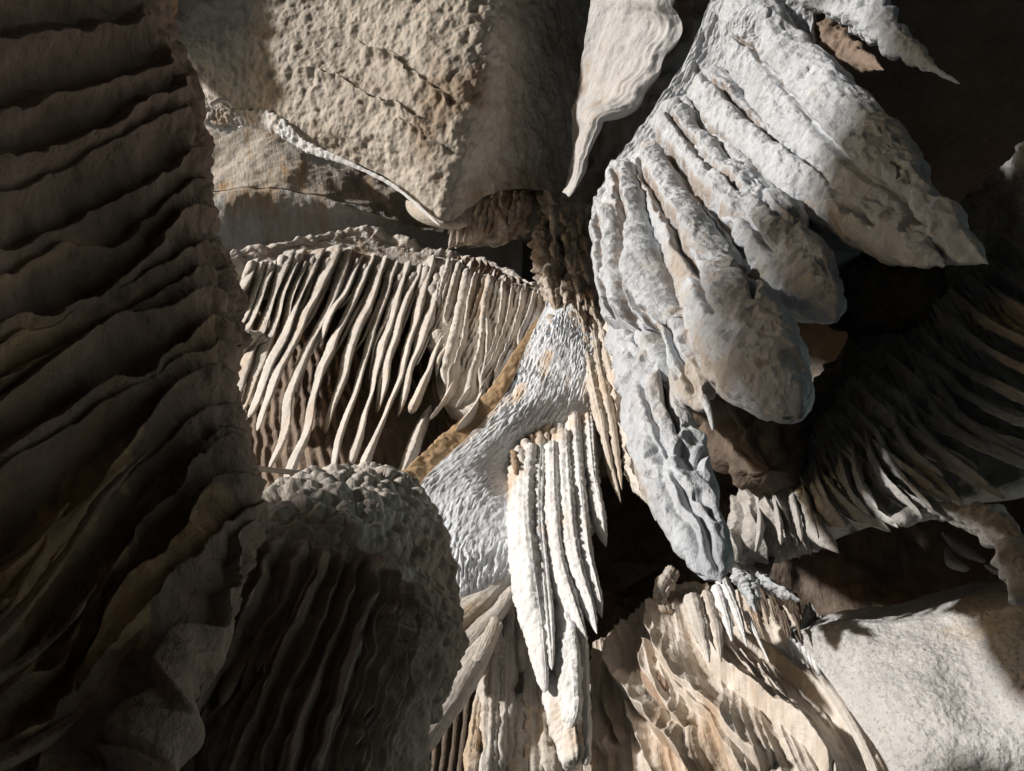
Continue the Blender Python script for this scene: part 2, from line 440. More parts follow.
tag(mesh_obj('ground', gp, grid_quads(60, 60), gp[:, :2], M['earth']), kind='structure')

# ------------------------------------------------------------------ A: fluted wall in the left foreground
HA = 0.88
def fluted_wall():
    t = thing('fluted_flowstone', 'dark brown fluted flowstone mass with ochre bands filling the left foreground', 'flowstone', at(120, 400, HA))
    F_ = [  # lip lines of the flutes, widths
        ([(150, 8), (110, 25), (50, 32), (-60, 44)], (20, 40, 44)), ([(168, 46), (135, 72), (75, 88), (0, 105), (-60, 118)], (16, 40, 46)),
        ([(186, 78), (130, 112), (70, 148), (-60, 172)], (10, 26, 30)), ([(196, 108), (140, 130), (65, 170), (-60, 205)], (12, 36, 44)),
        ([(200, 140), (165, 172), (110, 205), (40, 236), (-60, 268)], (10, 34, 44)), ([(208, 176), (160, 202), (110, 246), (50, 258), (-60, 300)], (10, 30, 36)),
        ([(212, 205), (172, 235), (120, 272), (60, 318), (-60, 352)], (10, 34, 46)), ([(220, 236), (180, 270), (110, 300), (40, 338), (-60, 372)], (10, 26, 36)),
        ([(226, 262), (185, 296), (120, 326), (50, 368), (-60, 408)], (10, 26, 36)), ([(231, 290), (195, 308), (150, 336), (90, 352), (-60, 430)], (10, 22, 30)),
        ([(235, 318), (190, 345), (140, 392), (80, 412), (-40, 470)], (12, 30, 40)), ([(240, 345), (205, 366), (150, 398), (60, 432), (-40, 488)], (10, 24, 34)),
        ([(243, 372), (190, 402), (140, 440), (70, 520), (-30, 600)], (12, 34, 54, 60)), ([(248, 398), (205, 428), (150, 480), (80, 548), (-30, 640)], (8, 20, 34, 34)),
        ([(251, 420), (210, 452), (150, 520), (92, 590), (60, 625), (-20, 705)], (10, 18, 24, 24)), ([(253, 440), (216, 478), (150, 552), (92, 622), (50, 680), (0, 706), (-40, 725)], (8, 16, 18, 20, 24)),
        ([(252, 470), (205, 515), (180, 560), (130, 630), (70, 715), (10, 755), (-40, 770)], (10, 30, 52, 56, 50, 30)),
        ([(255, 490), (222, 532), (170, 610), (120, 690), (80, 771), (60, 820)], (10, 20, 28, 34)), ([(253, 512), (228, 548), (195, 615), (160, 690), (120, 790)], (8, 16, 22, 30)),
        ([(250, 528), (215, 600), (170, 680), (130, 760), (110, 820)], (6, 12, 18, 20)), ([(246, 548), (222, 606), (192, 668), (165, 735)], (6, 10, 12, 14)), ([(238, 566), (212, 626), (186, 680), (160, 750)], (6, 9, 12, 12)), ([(243, 536), (196, 636), (152, 722), (118, 800)], (5, 9, 14, 14)),
        ([(60, 510), (40, 548), (0, 605), (-40, 640)], (20, 40, 40))]
    rs = np.random.RandomState(2)
    F_ = [([(a + rs.uniform(-6, 6), b_ + rs.uniform(-8, 8) * (a < 200)) for a, b_ in p], w) for p, w in F_]
    LN = [(p, [x * rs.uniform(1.2, 2.0) for x in w], 0.036 + 0.034 * rs.rand(), 'lipl') for p, w in F_]
    LN += [([(a + rs.uniform(-3, 3), b_ + rs.uniform(8, 14)) for a, b_ in p], [x * 0.5 for x in w], 0.014, 'lipl') for p, w in F_[::2]]
    def dsp(P, u, v, un, vn):
        k = ss(0.66, 0.88, un)
        near = np.clip(np.linalg.norm(P - CAM, axis=1) / 1.7, 0.2, 1) ** 3
        bumps = worley(P / 0.016) * ss(0.0, 0.5, fbm(P, 0.18, 2))
        return (relief(P + 0.012 * np.stack([fbm(P, 0.09, 2), fbm(P + 7, 0.09, 2), fbm(P + 13, 0.09, 2)], 1), LN, drop=0.16) * (1 - 0.3 * k)
                + 0.030 * fbm(P, 0.35, 3) + k * near * (0.035 * (0.45 - worley(P / 0.085)) + 0.012 * (0.4 - worley(P / 0.035))) + 0.005 * fbm(P, 0.03, 2) + 0.012 * fbm(P, 0.07, 3) * ss(0.5, 0.8, un) - 0.004 * bumps)
    rim = [(158, -70), (176, 40), (198, 110), (207, 160), (222, 240), (240, 345), (255, 460), (255, 500), (236, 560), (205, 630)]
    def row(x0, y0, pts, re): return [(x0, y0)] + pts + [re]
    rows = [[(-160, 20), (-40, -20), (70, -70), (125, -75), (150, -72), (162, -70)],
            [(-160, 150), (-40, 110), (80, 70), (145, 45), (166, 42), (178, 40)],
            [(-160, 240), (-40, 200), (85, 140), (165, 105), (190, 108), (200, 110)],
            [(-160, 310), (-40, 270), (90, 200), (178, 160), (200, 160), (209, 160)],
            [(-160, 380), (-40, 350), (100, 280), (192, 236), (214, 238), (224, 240)],
            [(-160, 490), (-40, 440), (100, 375), (208, 332), (232, 342), (243, 345)],
            [(-160, 630), (-40, 570), (100, 480), (215, 440), (246, 455), (257, 460)],
            [(-160, 760), (-40, 690), (85, 600), (200, 510), (244, 505), (256, 500)],
            [(-160, 860), (-40, 790), (75, 700), (170, 610), (222, 575), (240, 562)],
            [(-160, 960), (-40, 900), (50, 800), (125, 730), (182, 665), (200, 640)],
            [(-160, 1120), (-40, 1060), (20, 950), (66, 880), (112, 800), (132, 770)]]
    hs = [HA * 1.02, HA * 1.03, HA * 1.05, HA * 1.0, HA * 1.0, HA * 1.10]
    rows = [[(x, y, h) for (x, y), h in zip(r_, hs)] for r_ in rows]
    OC = [([(228, 496), (196, 540), (150, 605), (85, 700), (20, 745), (-40, 765)], (10, 36, 52, 46, 34, 26), 1, 'ridge'), ([(135, 436), (92, 492), (55, 545), (0, 600), (-40, 640)], (10, 50, 62, 62, 60), 1, 'ridge'),
          ([(150, 530), (95, 600), (55, 655), (0, 690), (-40, 708)], (6, 18, 26, 26, 26), 1, 'ridge'), ([(60, 330), (20, 350), (-60, 380)], (10, 20, 24), 0.4, 'ridge'), ([(110, 235), (40, 262), (-40, 300)], (10, 22, 24), 0.35, 'ridge'), ([(150, 300), (60, 345), (-40, 385)], (8, 20, 24), 0.35, 'ridge')]
    def st(P): return ss(0.05, 0.7, relief(P + 0.02 * np.stack([fbm(P, 0.06, 3), fbm(P + 7, 0.06, 3), fbm(P + 13, 0.06, 3)], 1), OC)) * (0.55 + 0.45 * ss(-0.5, 0.3, fbm(P, 0.05, 3)))
    patch('body', rows, M['dark'], t, nr=700, nc=360, H=True, th=0.22, disp=dsp, back=R @ np.array([-0.98, 0.1, -0.18]), stain_tint=st)
    for i, (p, w) in enumerate([([(226, 505), (190, 556), (140, 628), (80, 712), (15, 756), (-40, 775)], (4, 10, 12, 12, 12, 12)), ([(96, 585), (60, 632), (0, 676), (-50, 694)], (4, 10, 12, 12)), ([(150, 448), (100, 500), (60, 560), (5, 630), (-40, 670)], (3, 8, 10, 12, 12))]):
        sweep('drapery_lip', p, HA * 0.975, w, M['dark'], t, b=1.2, n=240, m=32, rough=0.2, rsc=0.04, lump=0.5, lsc=0.2, sharp=0.5, skew=-0.4, tip=0.02, top=0.08, seed=i + 1, pop=0.003, popsc=0.02)
    return t
fluted_wall()

# ------------------------------------------------------------------ F: domed flowstone with popcorn top
HF = 1.25
def dome():
    t = thing('domed_flowstone', 'rounded brown flowstone dome with knobbly pale top and hanging flutes', 'flowstone', at(330, 620, HF))
    dH = -0.06
    FL = [([(262, 535), (240, 600), (215, 670), (185, 740)], (12, 20, 20, 12)), ([(285, 535), (262, 600), (236, 655), (212, 710), (190, 780)], (12, 18, 16, 12)), ([(312, 532), (290, 595), (264, 645), (240, 700), (215, 790)], (14, 24, 24, 16)),
          ([(330, 545), (305, 620), (275, 690), (236, 790)], (12, 18, 18, 18)), ([(347, 545), (325, 620), (298, 690), (264, 790)], (12, 20, 20, 20)), ([(362, 550), (345, 620), (322, 690), (292, 790)], (10, 16, 20, 20)),
          ([(378, 545), (364, 630), (345, 700), (318, 790)], (10, 16, 18, 20)), ([(394, 560), (382, 640), (365, 710), (342, 790)], (10, 16, 16, 18)), ([(412, 570), (402, 640), (388, 710), (366, 790)], (10, 18, 18, 18)),
          ([(430, 585), (422, 650), (410, 710), (390, 790)], (10, 18, 18, 14)), ([(446, 610), (440, 660), (428, 710), (408, 770)], (10, 16, 16, 12))]
    rs = np.random.RandomState(5)
    LN = [(p, [x * 1.1 for x in w], 0.022 + 0.024 * rs.rand(), 'lip') for p, w in FL]
    LN += [([(a + 7 + rs.uniform(-2, 2), b_ + 20) for a, b_ in p], [x * 0.6 for x in w], 0.014 + 0.012 * rs.rand(), 'blade') for p, w in FL]
    LN += [([(a - 5 + rs.uniform(-2, 2), b_ + 30 + rs.uniform(-20, 30)) for a, b_ in p], [x * 0.45 for x in w], 0.010 + 0.012 * rs.rand(), 'blade') for p, w in FL]
    def dsp(P, u, v, un, vn):
        px, py = proj(P)
        wv = fbm(P, 0.12, 2)
        kt = np.clip(1 - ss(505, 560, py + 22 * wv - 0.10 * (px - 330)), 0, 1)
        kr = ss(395, 440, px + 20 * wv - 0.10 * (py - 600))
        kk = np.maximum(kt, 0.8 * kr)
        pp = P + 0.010 * np.stack([fbm(P, 0.07, 2), fbm(P + 7, 0.07, 2), fbm(P + 13, 0.07, 2)], 1)
        return kk * (0.036 * (0.45 - worley(P / 0.058)) + 0.020 * (0.4 - worley(P / 0.030))) + (1 - 0.75 * kk) * relief(pp, LN, drop=0.2) + 0.018 * fbm(P, 0.2, 3) + 0.005 * fbm(P, 0.03, 2)
    def st(P):  # pale crust; missing top light is also put into this tint
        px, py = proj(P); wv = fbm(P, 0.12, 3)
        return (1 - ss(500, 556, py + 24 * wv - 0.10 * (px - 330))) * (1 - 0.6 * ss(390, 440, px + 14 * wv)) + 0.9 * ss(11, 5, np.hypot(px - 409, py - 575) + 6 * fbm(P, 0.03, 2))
    rows = [[(215, 528, 1.48), (255, 508, 1.46), (300, 488, 1.46), (345, 478, 1.46), (390, 482, 1.46), (425, 503, 1.48), (440, 534, 1.56)],
            [(212, 540, 1.40), (250, 505, 1.36), (300, 478, 1.35), (345, 470, 1.34), (395, 474, 1.35), (432, 505, 1.40), (447, 550, 1.55)],
            [(215, 560, 1.27), (250, 525, 1.24), (300, 505, 1.20), (345, 500, 1.20), (395, 508, 1.22), (436, 545, 1.32), (458, 610, 1.55)],
            [(205, 590, 1.27), (245, 560, 1.24), (295, 548, 1.20), (340, 550, 1.18), (390, 560, 1.20), (440, 600, 1.32), (463, 650, 1.55)],
            [(185, 640, 1.28), (230, 620, 1.26), (280, 620, 1.22), (330, 630, 1.20), (380, 640, 1.20), (430, 660, 1.30), (452, 690, 1.5)],
            [(160, 720, 1.30), (205, 710, 1.30), (255, 710, 1.26), (310, 720, 1.22), (360, 730, 1.22), (405, 735, 1.30), (425, 740, 1.5)],
            [(120, 830, 1.34), (170, 830, 1.34), (225, 830, 1.30), (290, 830, 1.26), (345, 830, 1.26), (390, 830, 1.32), (410, 820, 1.5)]]
    rows = [[(a, b_, c + dH) for a, b_, c in r_] for r_ in rows]
    patch('body', rows, M['dome'], t, nr=520, nc=420, H=True, th=0.18, disp=dsp, stain_tint=st)
    for i, (p, w) in enumerate([([(250, 575), (236, 625), (214, 672), (196, 716)], (6, 14, 14, 3)), ([(268, 590), (250, 645), (228, 690), (222, 706)], (6, 16, 12, 3)), ([(298, 560), (284, 600), (266, 640), (254, 672)], (8, 24, 20, 3))]):
        sweep('blade', p, [HF - 0.02, HF - 0.07], w, M['dome'], t, b=1.5, n=160, m=44, rough=0.25, lump=0.25, sharp=0.45, skew=-0.4, seed=30 + i, wob=0.015)
    return t
dome()
o = sweep('broken_straw', [(252, 468), (300, 473), (334, 476)], HF + 0.25, (5, 5, 4), M['beige'], None, b=1.0, n=60, m=20, lump=0.2, rough=0.2)
tag(o, 'thin pale broken stalactite rod lying across the top of the brown dome', 'stalactite')
# blades hanging in the dark gap between the left mass and the dome
t = thing('brown_drapery', 'small reddish brown drapery blades in the dark gap at lower left', 'drapery', at(200, 700, 1.45))
for i, (p, w) in enumerate([([(222, 645), (210, 680), (197, 715)], (14, 18, 3)), ([(240, 700), (205, 750), (180, 800)], (34, 40, 40)), ([(195, 690), (175, 740), (150, 800)], (10, 20, 26))]):
    sweep('blade', p, 1.42, w, M['brown'], t, b=0.7, n=90, m=32, sharp=0.4, seed=50 + i)

# ------------------------------------------------------------------ B: pendant ceiling rock, C: wall behind it
CR = [([(290, 70), (322, 72), (350, 84), (372, 98), (398, 106), (420, 118), (432, 124)], (12, 10, 8), 0.05, 'lip'), ([(352, 36), (372, 48), (392, 52), (410, 68), (425, 82), (440, 92), (452, 108)], (10, 10, 8), 0.05, 'lip'), ([(395, 118), (412, 124), (430, 140), (446, 150)], (8, 8, 6), 0.03, 'lip')]
def ceil_disp(P, u, v, un, vn):
    return (0.05 * fbm(P, 1.3, 2) + 0.022 * (0.5 - np.sqrt(worley(P / np.array([0.085, 0.085, 0.14]) + 0.3 * fbm(P, 0.2, 2)[:, None]))) + 0.020 * fbm(P, 0.12, 3)
            + relief(P + 0.03 * np.stack([fbm(P, 0.12, 2), fbm(P + 7, 0.12, 2), fbm(P + 13, 0.12, 2)], 1), CR))
rows = [[(90, -90, 6.9), (240, -90, 6.3), (370, -90, 5.75), (480, -90, 5.45), (530, -90, 5.9), (620, -90, 6.9)],
        [(150, 5, 6.8), (260, 10, 6.2), (370, 10, 5.75), (490, 10, 5.40), (535, 10, 5.9), (615, 10, 6.9)],
        [(178, 62, 6.7), (265, 65, 6.1), (370, 70, 5.70), (482, 70, 5.30), (530, 70, 5.85), (610, 70, 6.9)],
        [(205, 97, 6.6), (285, 118, 6.0), (370, 130, 5.60), (468, 140, 5.25), (520, 130, 5.8), (605, 130, 6.9)],
        [(212, 108, 6.6), (300, 140, 6.0), (385, 178, 5.60), (445, 221, 5.25), (505, 190, 5.75), (600, 195, 6.9)]]
tag(patch('cave_ceiling', rows, M['ceil'], None, nr=360, nc=460, th=0.5, disp=ceil_disp), kind='structure')
t = thing('calcite_crust', 'thin bright white calcite crust with two hollows along the ceiling rock edge', 'calcite crust', unproj(np.array(240.), np.array(115.), np.array(6.5)))
sweep('crust_edge', [(196, 112, 6.4), (225, 121, 6.4), (250, 118, 6.25), (275, 124, 6.0), (305, 146, 5.82), (350, 164, 5.62), (395, 187, 5.44), (440, 226, 5.15)], 0, (16, 20, 15, 17, 10, 5, 4, 3), M['white'], t, use_d=True,
      b=0.3, n=260, m=36, rough=0.35, rsc=0.04, lump=0.2, lsc=0.5, seed=3, norm=R @ np.array([-0.5, -0.3, 1.0]))
sweep('crust_ring', [(210, 105, 6.42), (222, 100, 6.42), (236, 108, 6.4), (234, 120, 6.38), (218, 124, 6.38), (208, 115, 6.4)], 0, (4, 4, 4), M['white'], t, use_d=True, b=1.0, n=90, m=20, rough=0.6, seed=5)
sweep('crust_ring', [(243, 110, 6.36), (250, 101, 6.35), (262, 108, 6.3), (275, 118, 6.25)], 0, (3, 4, 3), M['white'], t, use_d=True, b=1.0, n=80, m=20, rough=0.6, seed=6)

def wall_disp(P, u, v, un, vn):
    return 0.10 * fbm(P, 1.1, 3) + 0.018 * (worley(P / 0.28) - 0.4) + 0.012 * fbm(P, 0.12, 2)
rows = [[(150, 70, 9.00), (260, 100, 9.00), (350, 140, 9.00), (470, 170, 9.20), (600, 170, 9.40)],
        [(160, 150, 8.40), (260, 150, 8.40), (350, 175, 8.40), (470, 215, 8.70), (600, 200, 9.20)],
        [(165, 192, 8.00), (260, 188, 8.00), (350, 200, 8.10), (440, 235, 8.50), (600, 240, 9.20)]]
tag(patch('cave_wall_ledge', rows, M['ochwall'], None, nr=160, nc=300, th=0.4, disp=wall_disp), kind='structure')
rows = [[(160, 186, 8.15), (260, 184, 8.15), (350, 198, 8.20), (440, 226, 8.40), (520, 240, 8.90)],
        [(165, 196, 7.95), (260, 192, 7.95), (350, 206, 8.00), (440, 232, 8.30), (520, 250, 8.90)],
        [(170, 225, 8.00), (260, 225, 8.00), (350, 230, 8.10), (440, 250, 8.40), (520, 270, 8.90)],
        [(170, 290, 8.30), (260, 290, 8.30), (350, 290, 8.40), (440, 290, 8.60), (520, 310, 9.00)]]
tag(patch('cave_wall_ledge', rows, M['grey'], None, nr=160, nc=300, th=0.4, disp=wall_disp), kind='structure')

# ------------------------------------------------------------------ D: drapery curtain at the back left
HD = 2.3
def drapery():
    t = thing('drapery_curtain', 'broad drapery of long pale slanting folds below a crusty rim, back left', 'drapery', at(390, 360, HD))
    FD = [([(254, 262), (243, 288), (232, 308)], (10, 9, 7)), ([(263, 262), (253, 295), (240, 326)], (9, 6, 6)), ([(273, 264), (259, 300), (245, 332)], (8, 6, 7)),
          ([(287, 255), (274, 295), (259, 340)], (14, 8, 9)), ([(301, 253), (285, 290), (270, 342)], (11, 5, 8)), ([(308, 262), (292, 297), (279, 340)], (4, 4, 4)),
          ([(319, 252), (304, 288), (288, 325), (278, 352), (265, 380), (250, 416)], (13, 6, 7, 10, 9, 6)),
          ([(335, 250), (320, 288), (304, 318), (290, 350), (271, 390), (258, 430)], (15, 9, 7, 10, 9, 4)),
          ([(349, 250), (332, 300), (313, 339), (304, 360), (290, 396), (285, 431), (270, 467)], (13, 8, 9, 11, 8, 8, 5)),
          ([(361, 258), (346, 290), (327, 323), (318, 345)], (6, 6, 6, 3)),
          ([(372, 255), (359, 288), (343, 323), (329, 353), (315, 389), (308, 425), (294, 462), (286, 482)], (8, 8, 7, 9, 8, 7, 9, 8)),
          ([(384, 258), (369, 304), (353, 342), (339, 388), (327, 432)], (7, 10, 11, 9, 3)),
          ([(395, 262), (378, 318), (366, 353), (355, 394), (341, 434), (333, 473)], (9, 9, 8, 6, 5, 6)),
          ([(407, 264), (391, 321), (382, 350), (372, 390), (362, 425), (351, 464)], (8, 9, 9, 6, 6, 10)),
          ([(419, 268), (404, 309), (391, 350), (384, 385), (379, 412)], (8, 9, 8, 6, 2)),
          ([(432, 258), (419, 309), (406, 355), (393, 398), (378, 430), (361, 469)], (11, 9, 8, 6, 7, 11)),
          ([(441, 270), (429, 318), (415, 360), (406, 389), (399, 416)], (9, 11, 10, 6, 3)),
          ([(447, 330), (434, 356), (424, 382), (411, 409)], (5, 6, 7, 10)),
          ([(451, 262), (444, 290), (439, 314)], (6, 6, 3)), ([(461, 263), (452, 304), (447, 332)], (7, 6, 3)),
          ([(470, 265), (464, 300), (457, 339), (452, 362), (444, 394)], (9, 9, 9, 8, 3)),
          ([(479, 268), (471, 305), (464, 353), (450, 390), (430, 418)], (5, 5, 4, 4, 3)),
          ([(493, 272), (487, 305), (482, 356), (470, 389), (455, 406)], (8, 8, 6, 7, 4)),
          ([(489, 318), (490, 360), (484, 387), (468, 418), (456, 430)], (5, 5, 5, 7, 3)),
          ([(505, 280), (502, 325), (494, 360), (478, 388)], (5, 4, 3, 2)), ([(515, 286), (509, 330), (498, 362), (480, 392)], (4, 4, 3, 2)),
          ([(526, 290), (519, 330), (506, 362), (492, 384)], (4, 4, 3, 2)), ([(538, 294), (531, 324), (518, 352)], (4, 4, 2)),
          ([(428, 412), (413, 448), (397, 483)], (8, 12, 12)),
          ([(254, 344), (244, 375), (232, 408)], (12, 11, 10)), ([(266, 345), (255, 378), (242, 412)], (11, 9, 6))]
    rim = [(200, 264), (260, 253), (300, 246), (355, 237), (400, 247), (440, 257), (480, 264), (520, 280), (552, 293)]
    mid = [(200, 365), (240, 362), (278, 360), (325, 360), (370, 360), (415, 360), (455, 355), (498, 345), (548, 303)]
    bot = [(200, 470), (240, 480), (275, 495), (310, 502), (350, 505), (412, 492), (468, 434), (510, 380), (546, 314)]
    hx = lambda x: 2.3 + 1.4 * float(np.clip((552 - x) / 345, 0, 1))
    def mk(r, h): return [(x, y, hh) for (x, y), hh in zip(r, h)]
    def dsp(P, u, v, un, vn):
        x = u * 12 + 0.8 * fbm(P, 0.6, 2)
        tri = 1 - np.abs((x % 1) * 2 - 1)
        return 0.06 * tri * ss(0.45, 0.75, un) + 0.02 * tri + 0.05 * fbm(P, 0.4, 3)
    hr = [hx(x) for x, y in rim]
    ad = lambda k: [h + k * (1 if x < 470 else 0.3) for h, (x, y) in zip(hr, rim)]
    rr = [mk([(x, y + 2) for x, y in rim], ad(0.08)), mk([(x, y * 0.75 + m[1] * 0.25) for (x, y), m in zip(rim, mid)], ad(0.22)), mk(mid, ad(0.28)), mk(bot, ad(0.2))]
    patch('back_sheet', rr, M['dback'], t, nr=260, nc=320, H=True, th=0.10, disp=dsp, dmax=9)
    LN = [(p, [max(4, x * 1.3) for x in w], 0.09, 'ridge') for p, w in FD]
    rs = np.random.RandomState(8)
    for q in range(34):                              # fine flutes of the solid right hand part
        x0 = 425 + q * 3.6; y0 = 262 + max(0, (x0 - 450)) * 0.3; L = (150 - q * 2.6)
        LN.append(([(x0, y0), (x0 - 0.14 * L, y0 + 0.5 * L), (x0 - 0.42 * L, y0 + L)], (5, 4, 2), 0.035 + 0.03 * rs.rand(), 'blade'))
    up = lambda a, f: [(x * (1 - f) + m_[0] * f, y * (1 - f) + m_[1] * f) for (x, y), m_ in zip(rim, a)]
    low = [(200, 306), (258, 300), (296, 296), (350, 288), (396, 300), (428, 322), (440, 400), (478, 404), (530, 345)]
    def dsp2(P, u, v, un, vn): return relief(P, LN) + 0.02 * fbm(P, 0.15, 3) - 0.10 * ss(0.86, 1.0, vn + 0.08 * fbm(P, 0.25, 2))
    patch('upper_sheet', [mk(rim, ad(0.0)), mk(up(low, 0.35), ad(0.02)), mk(up(low, 0.7), ad(0.05)), mk(low, ad(0.14))], M['fold'], t, nr=240, nc=520, H=True, th=0.04, disp=dsp2, dmax=9)
    sweep('rim', [(x, y, hx(x) + 0.06) for x, y in rim], HD + 0.06, (13, 14, 13, 16, 15, 13, 11, 11, 8), M['fold'], t, b=1.0, n=420, m=48, rough=0.5, rsc=0.12, lump=0.6, lsc=0.5, pop=0.012, popsc=0.10, seed=8, dmax=9)
    sweep('translucent_edge', [(538, 318, 2.27), (519, 352, 2.27), (496, 393, 2.42), (460, 433, 2.56), (414, 478, 2.68), (392, 500, 2.75)], HD + 0.10, (4, 10, 16, 22, 26, 28), M['orange'], t, b=0.16, n=200, m=40, rough=0.15, rsc=0.05, lump=0.12, lsc=0.9, seed=9)
    rs = np.random.RandomState(21)
    FD = [(p, [max(2.5, x * rs.uniform(0.7, 1.25)) for x in w]) for p, w in FD]
    for q in range(16):                              # thin secondary folds between the big ones, some of them joining a neighbour
        j = 6 + q % 12; p0 = FD[j][0]; dx = rs.uniform(4, 10); f = rs.uniform(0.35, 0.9); pc = cat([(a, b_, 0) for a, b_ in p0], 12)
        m_ = max(7, int(12 * f)); g0 = rs.randint(0, 3)
        FD.append(([(pc[k][0] + dx * (1 - (k / m_) ** 2 * rs.randint(0, 2)), pc[k][1] + 3) for k in range(g0, m_, 2)], (3.5, rs.uniform(3, 6), rs.uniform(2, 5), 1.5)))
    for i, (p, w) in enumerate(FD):
        thin = max(w) <= 5
        h0 = hx(p[0][0] + (0.3 * max(0, p[0][1] - 270) if p[0][1] < 400 else 0))
        sweep('fold', p, [h0 + 0.03, h0, h0 - 0.02, h0 + 0.02], w, M['fold'], t, dmax=9, b=1.2, b0=(0.03 if i < 31 else 0.0), n=170, m=36, rough=0.12, rsc=0.03, lump=0.16, lsc=0.9, sharp=0.55,
              tip=0.04, top=0.03, seed=60 + i, wob=0.02, ripple=0.0015)
    sweep('fold_ledge', [(236, 345), (255, 343), (275, 346)], HD + 1.22, (16, 20, 12), M['fold'], t, b=1.0, n=60, m=40, rough=0.6, lump=0.4, seed=98, tip=0.2, top=0.2)
    return t
M['orange'] = rock('orange_translucent_calcite', (0.44, 0.29, 0.15), (0.58, 0.42, 0.26), None, bump=0.004, trans=0.3, streak=(3, 1), sbump=0.002, contrast=0.3)
drapery()

# ------------------------------------------------------------------ L: ragged crust round the dark hole
HL = 1.75
def ragged():
    t = thing('ragged_crust', 'brown ragged crust of small jagged spikes beside the dark hollow, mid picture', 'flowstone', at(560, 260, HL, 6.6))
    def dsp(P, u, v, un, vn):
        return 0.10 * fbm(P, 0.35, 4, 0.6) + 0.05 * (0.4 - worley(P / 0.10)) + 0.05 * (1 - 2 * np.abs(perlin(np.stack([u * 9, v * 1.4, u * 0], 1))))
    rows = [[(528, 178, 6.9), (552, 186, 6.6), (580, 190, 6.6), (606, 196, 6.6)], [(534, 200, 6.9), (556, 210, 6.4), (582, 220, 6.3), (608, 230, 6.3)],
            [(546, 250, 6.7), (560, 255, 6.2), (584, 262, 6.0), (610, 270, 6.0)], [(552, 300, 6.4), (562, 305, 6.0), (586, 315, 5.8), (606, 320, 5.8)],
            [(556, 325, 6.2), (566, 335, 5.9), (586, 345, 5.7), (602, 350, 5.7)]]
    bod = patch('body', rows, M['crust'], t, nr=220, nc=160, th=0.3, disp=dsp)
    rows = [[(455, 214, 6.7), (490, 196, 6.7), (520, 182, 6.7), (545, 186, 6.7)], [(452, 232, 6.6), (485, 222, 6.5), (512, 212, 6.5), (540, 205, 6.8)],
            [(450, 244, 6.8), (480, 246, 6.6), (508, 244, 6.6), (528, 232, 7.0)]]
    led = patch('ledge', rows, M['crust'], t, nr=110, nc=160, th=0.3, disp=dsp)
    rs = np.random.RandomState(4)
    sweep('spike', [(545, 225, 6.4), (550, 265, 6.15), (557, 312, 5.8)], 0, (22, 22, 3), M['crust'], bod, use_d=True, b=1.1, n=100, m=32, rough=0.7, lump=0.5, ridges=0.5, seed=1)
    for i in range(34):
        x = rs.uniform(548, 602); y = rs.uniform(195, 325); L = rs.uniform(14, 38)
        vx = (x - VP[0]) * 0.1 + rs.uniform(-5, 6)
        d0 = 6.35 - (y - 195) / 130 * 0.55 - 0.1
        sweep('spike', [(x, y, d0), (x + vx * 0.5, y + L * 0.5, d0 - 0.2), (x + vx, y + L, d0 - 0.35)], 0, (rs.uniform(5, 10), rs.uniform(4, 7), 1.2), M['crust'], bod, use_d=True, b=1.0, n=44, m=16, rough=0.7, lump=0.5, seed=i + 2)
    for i in range(10):
        x = 458 + i * 7.5; y = 214 - i * 3.0; 
        sweep('rib', [(x, y, 6.65), (x - 4, y + 16, 6.5), (x - 9, y + 34, 6.4)], 0, (5, 7, 2), M['crust'], led, use_d=True, b=1.2, n=50, m=18, rough=0.6, lump=0.4, seed=i + 40)
    return t
ragged()

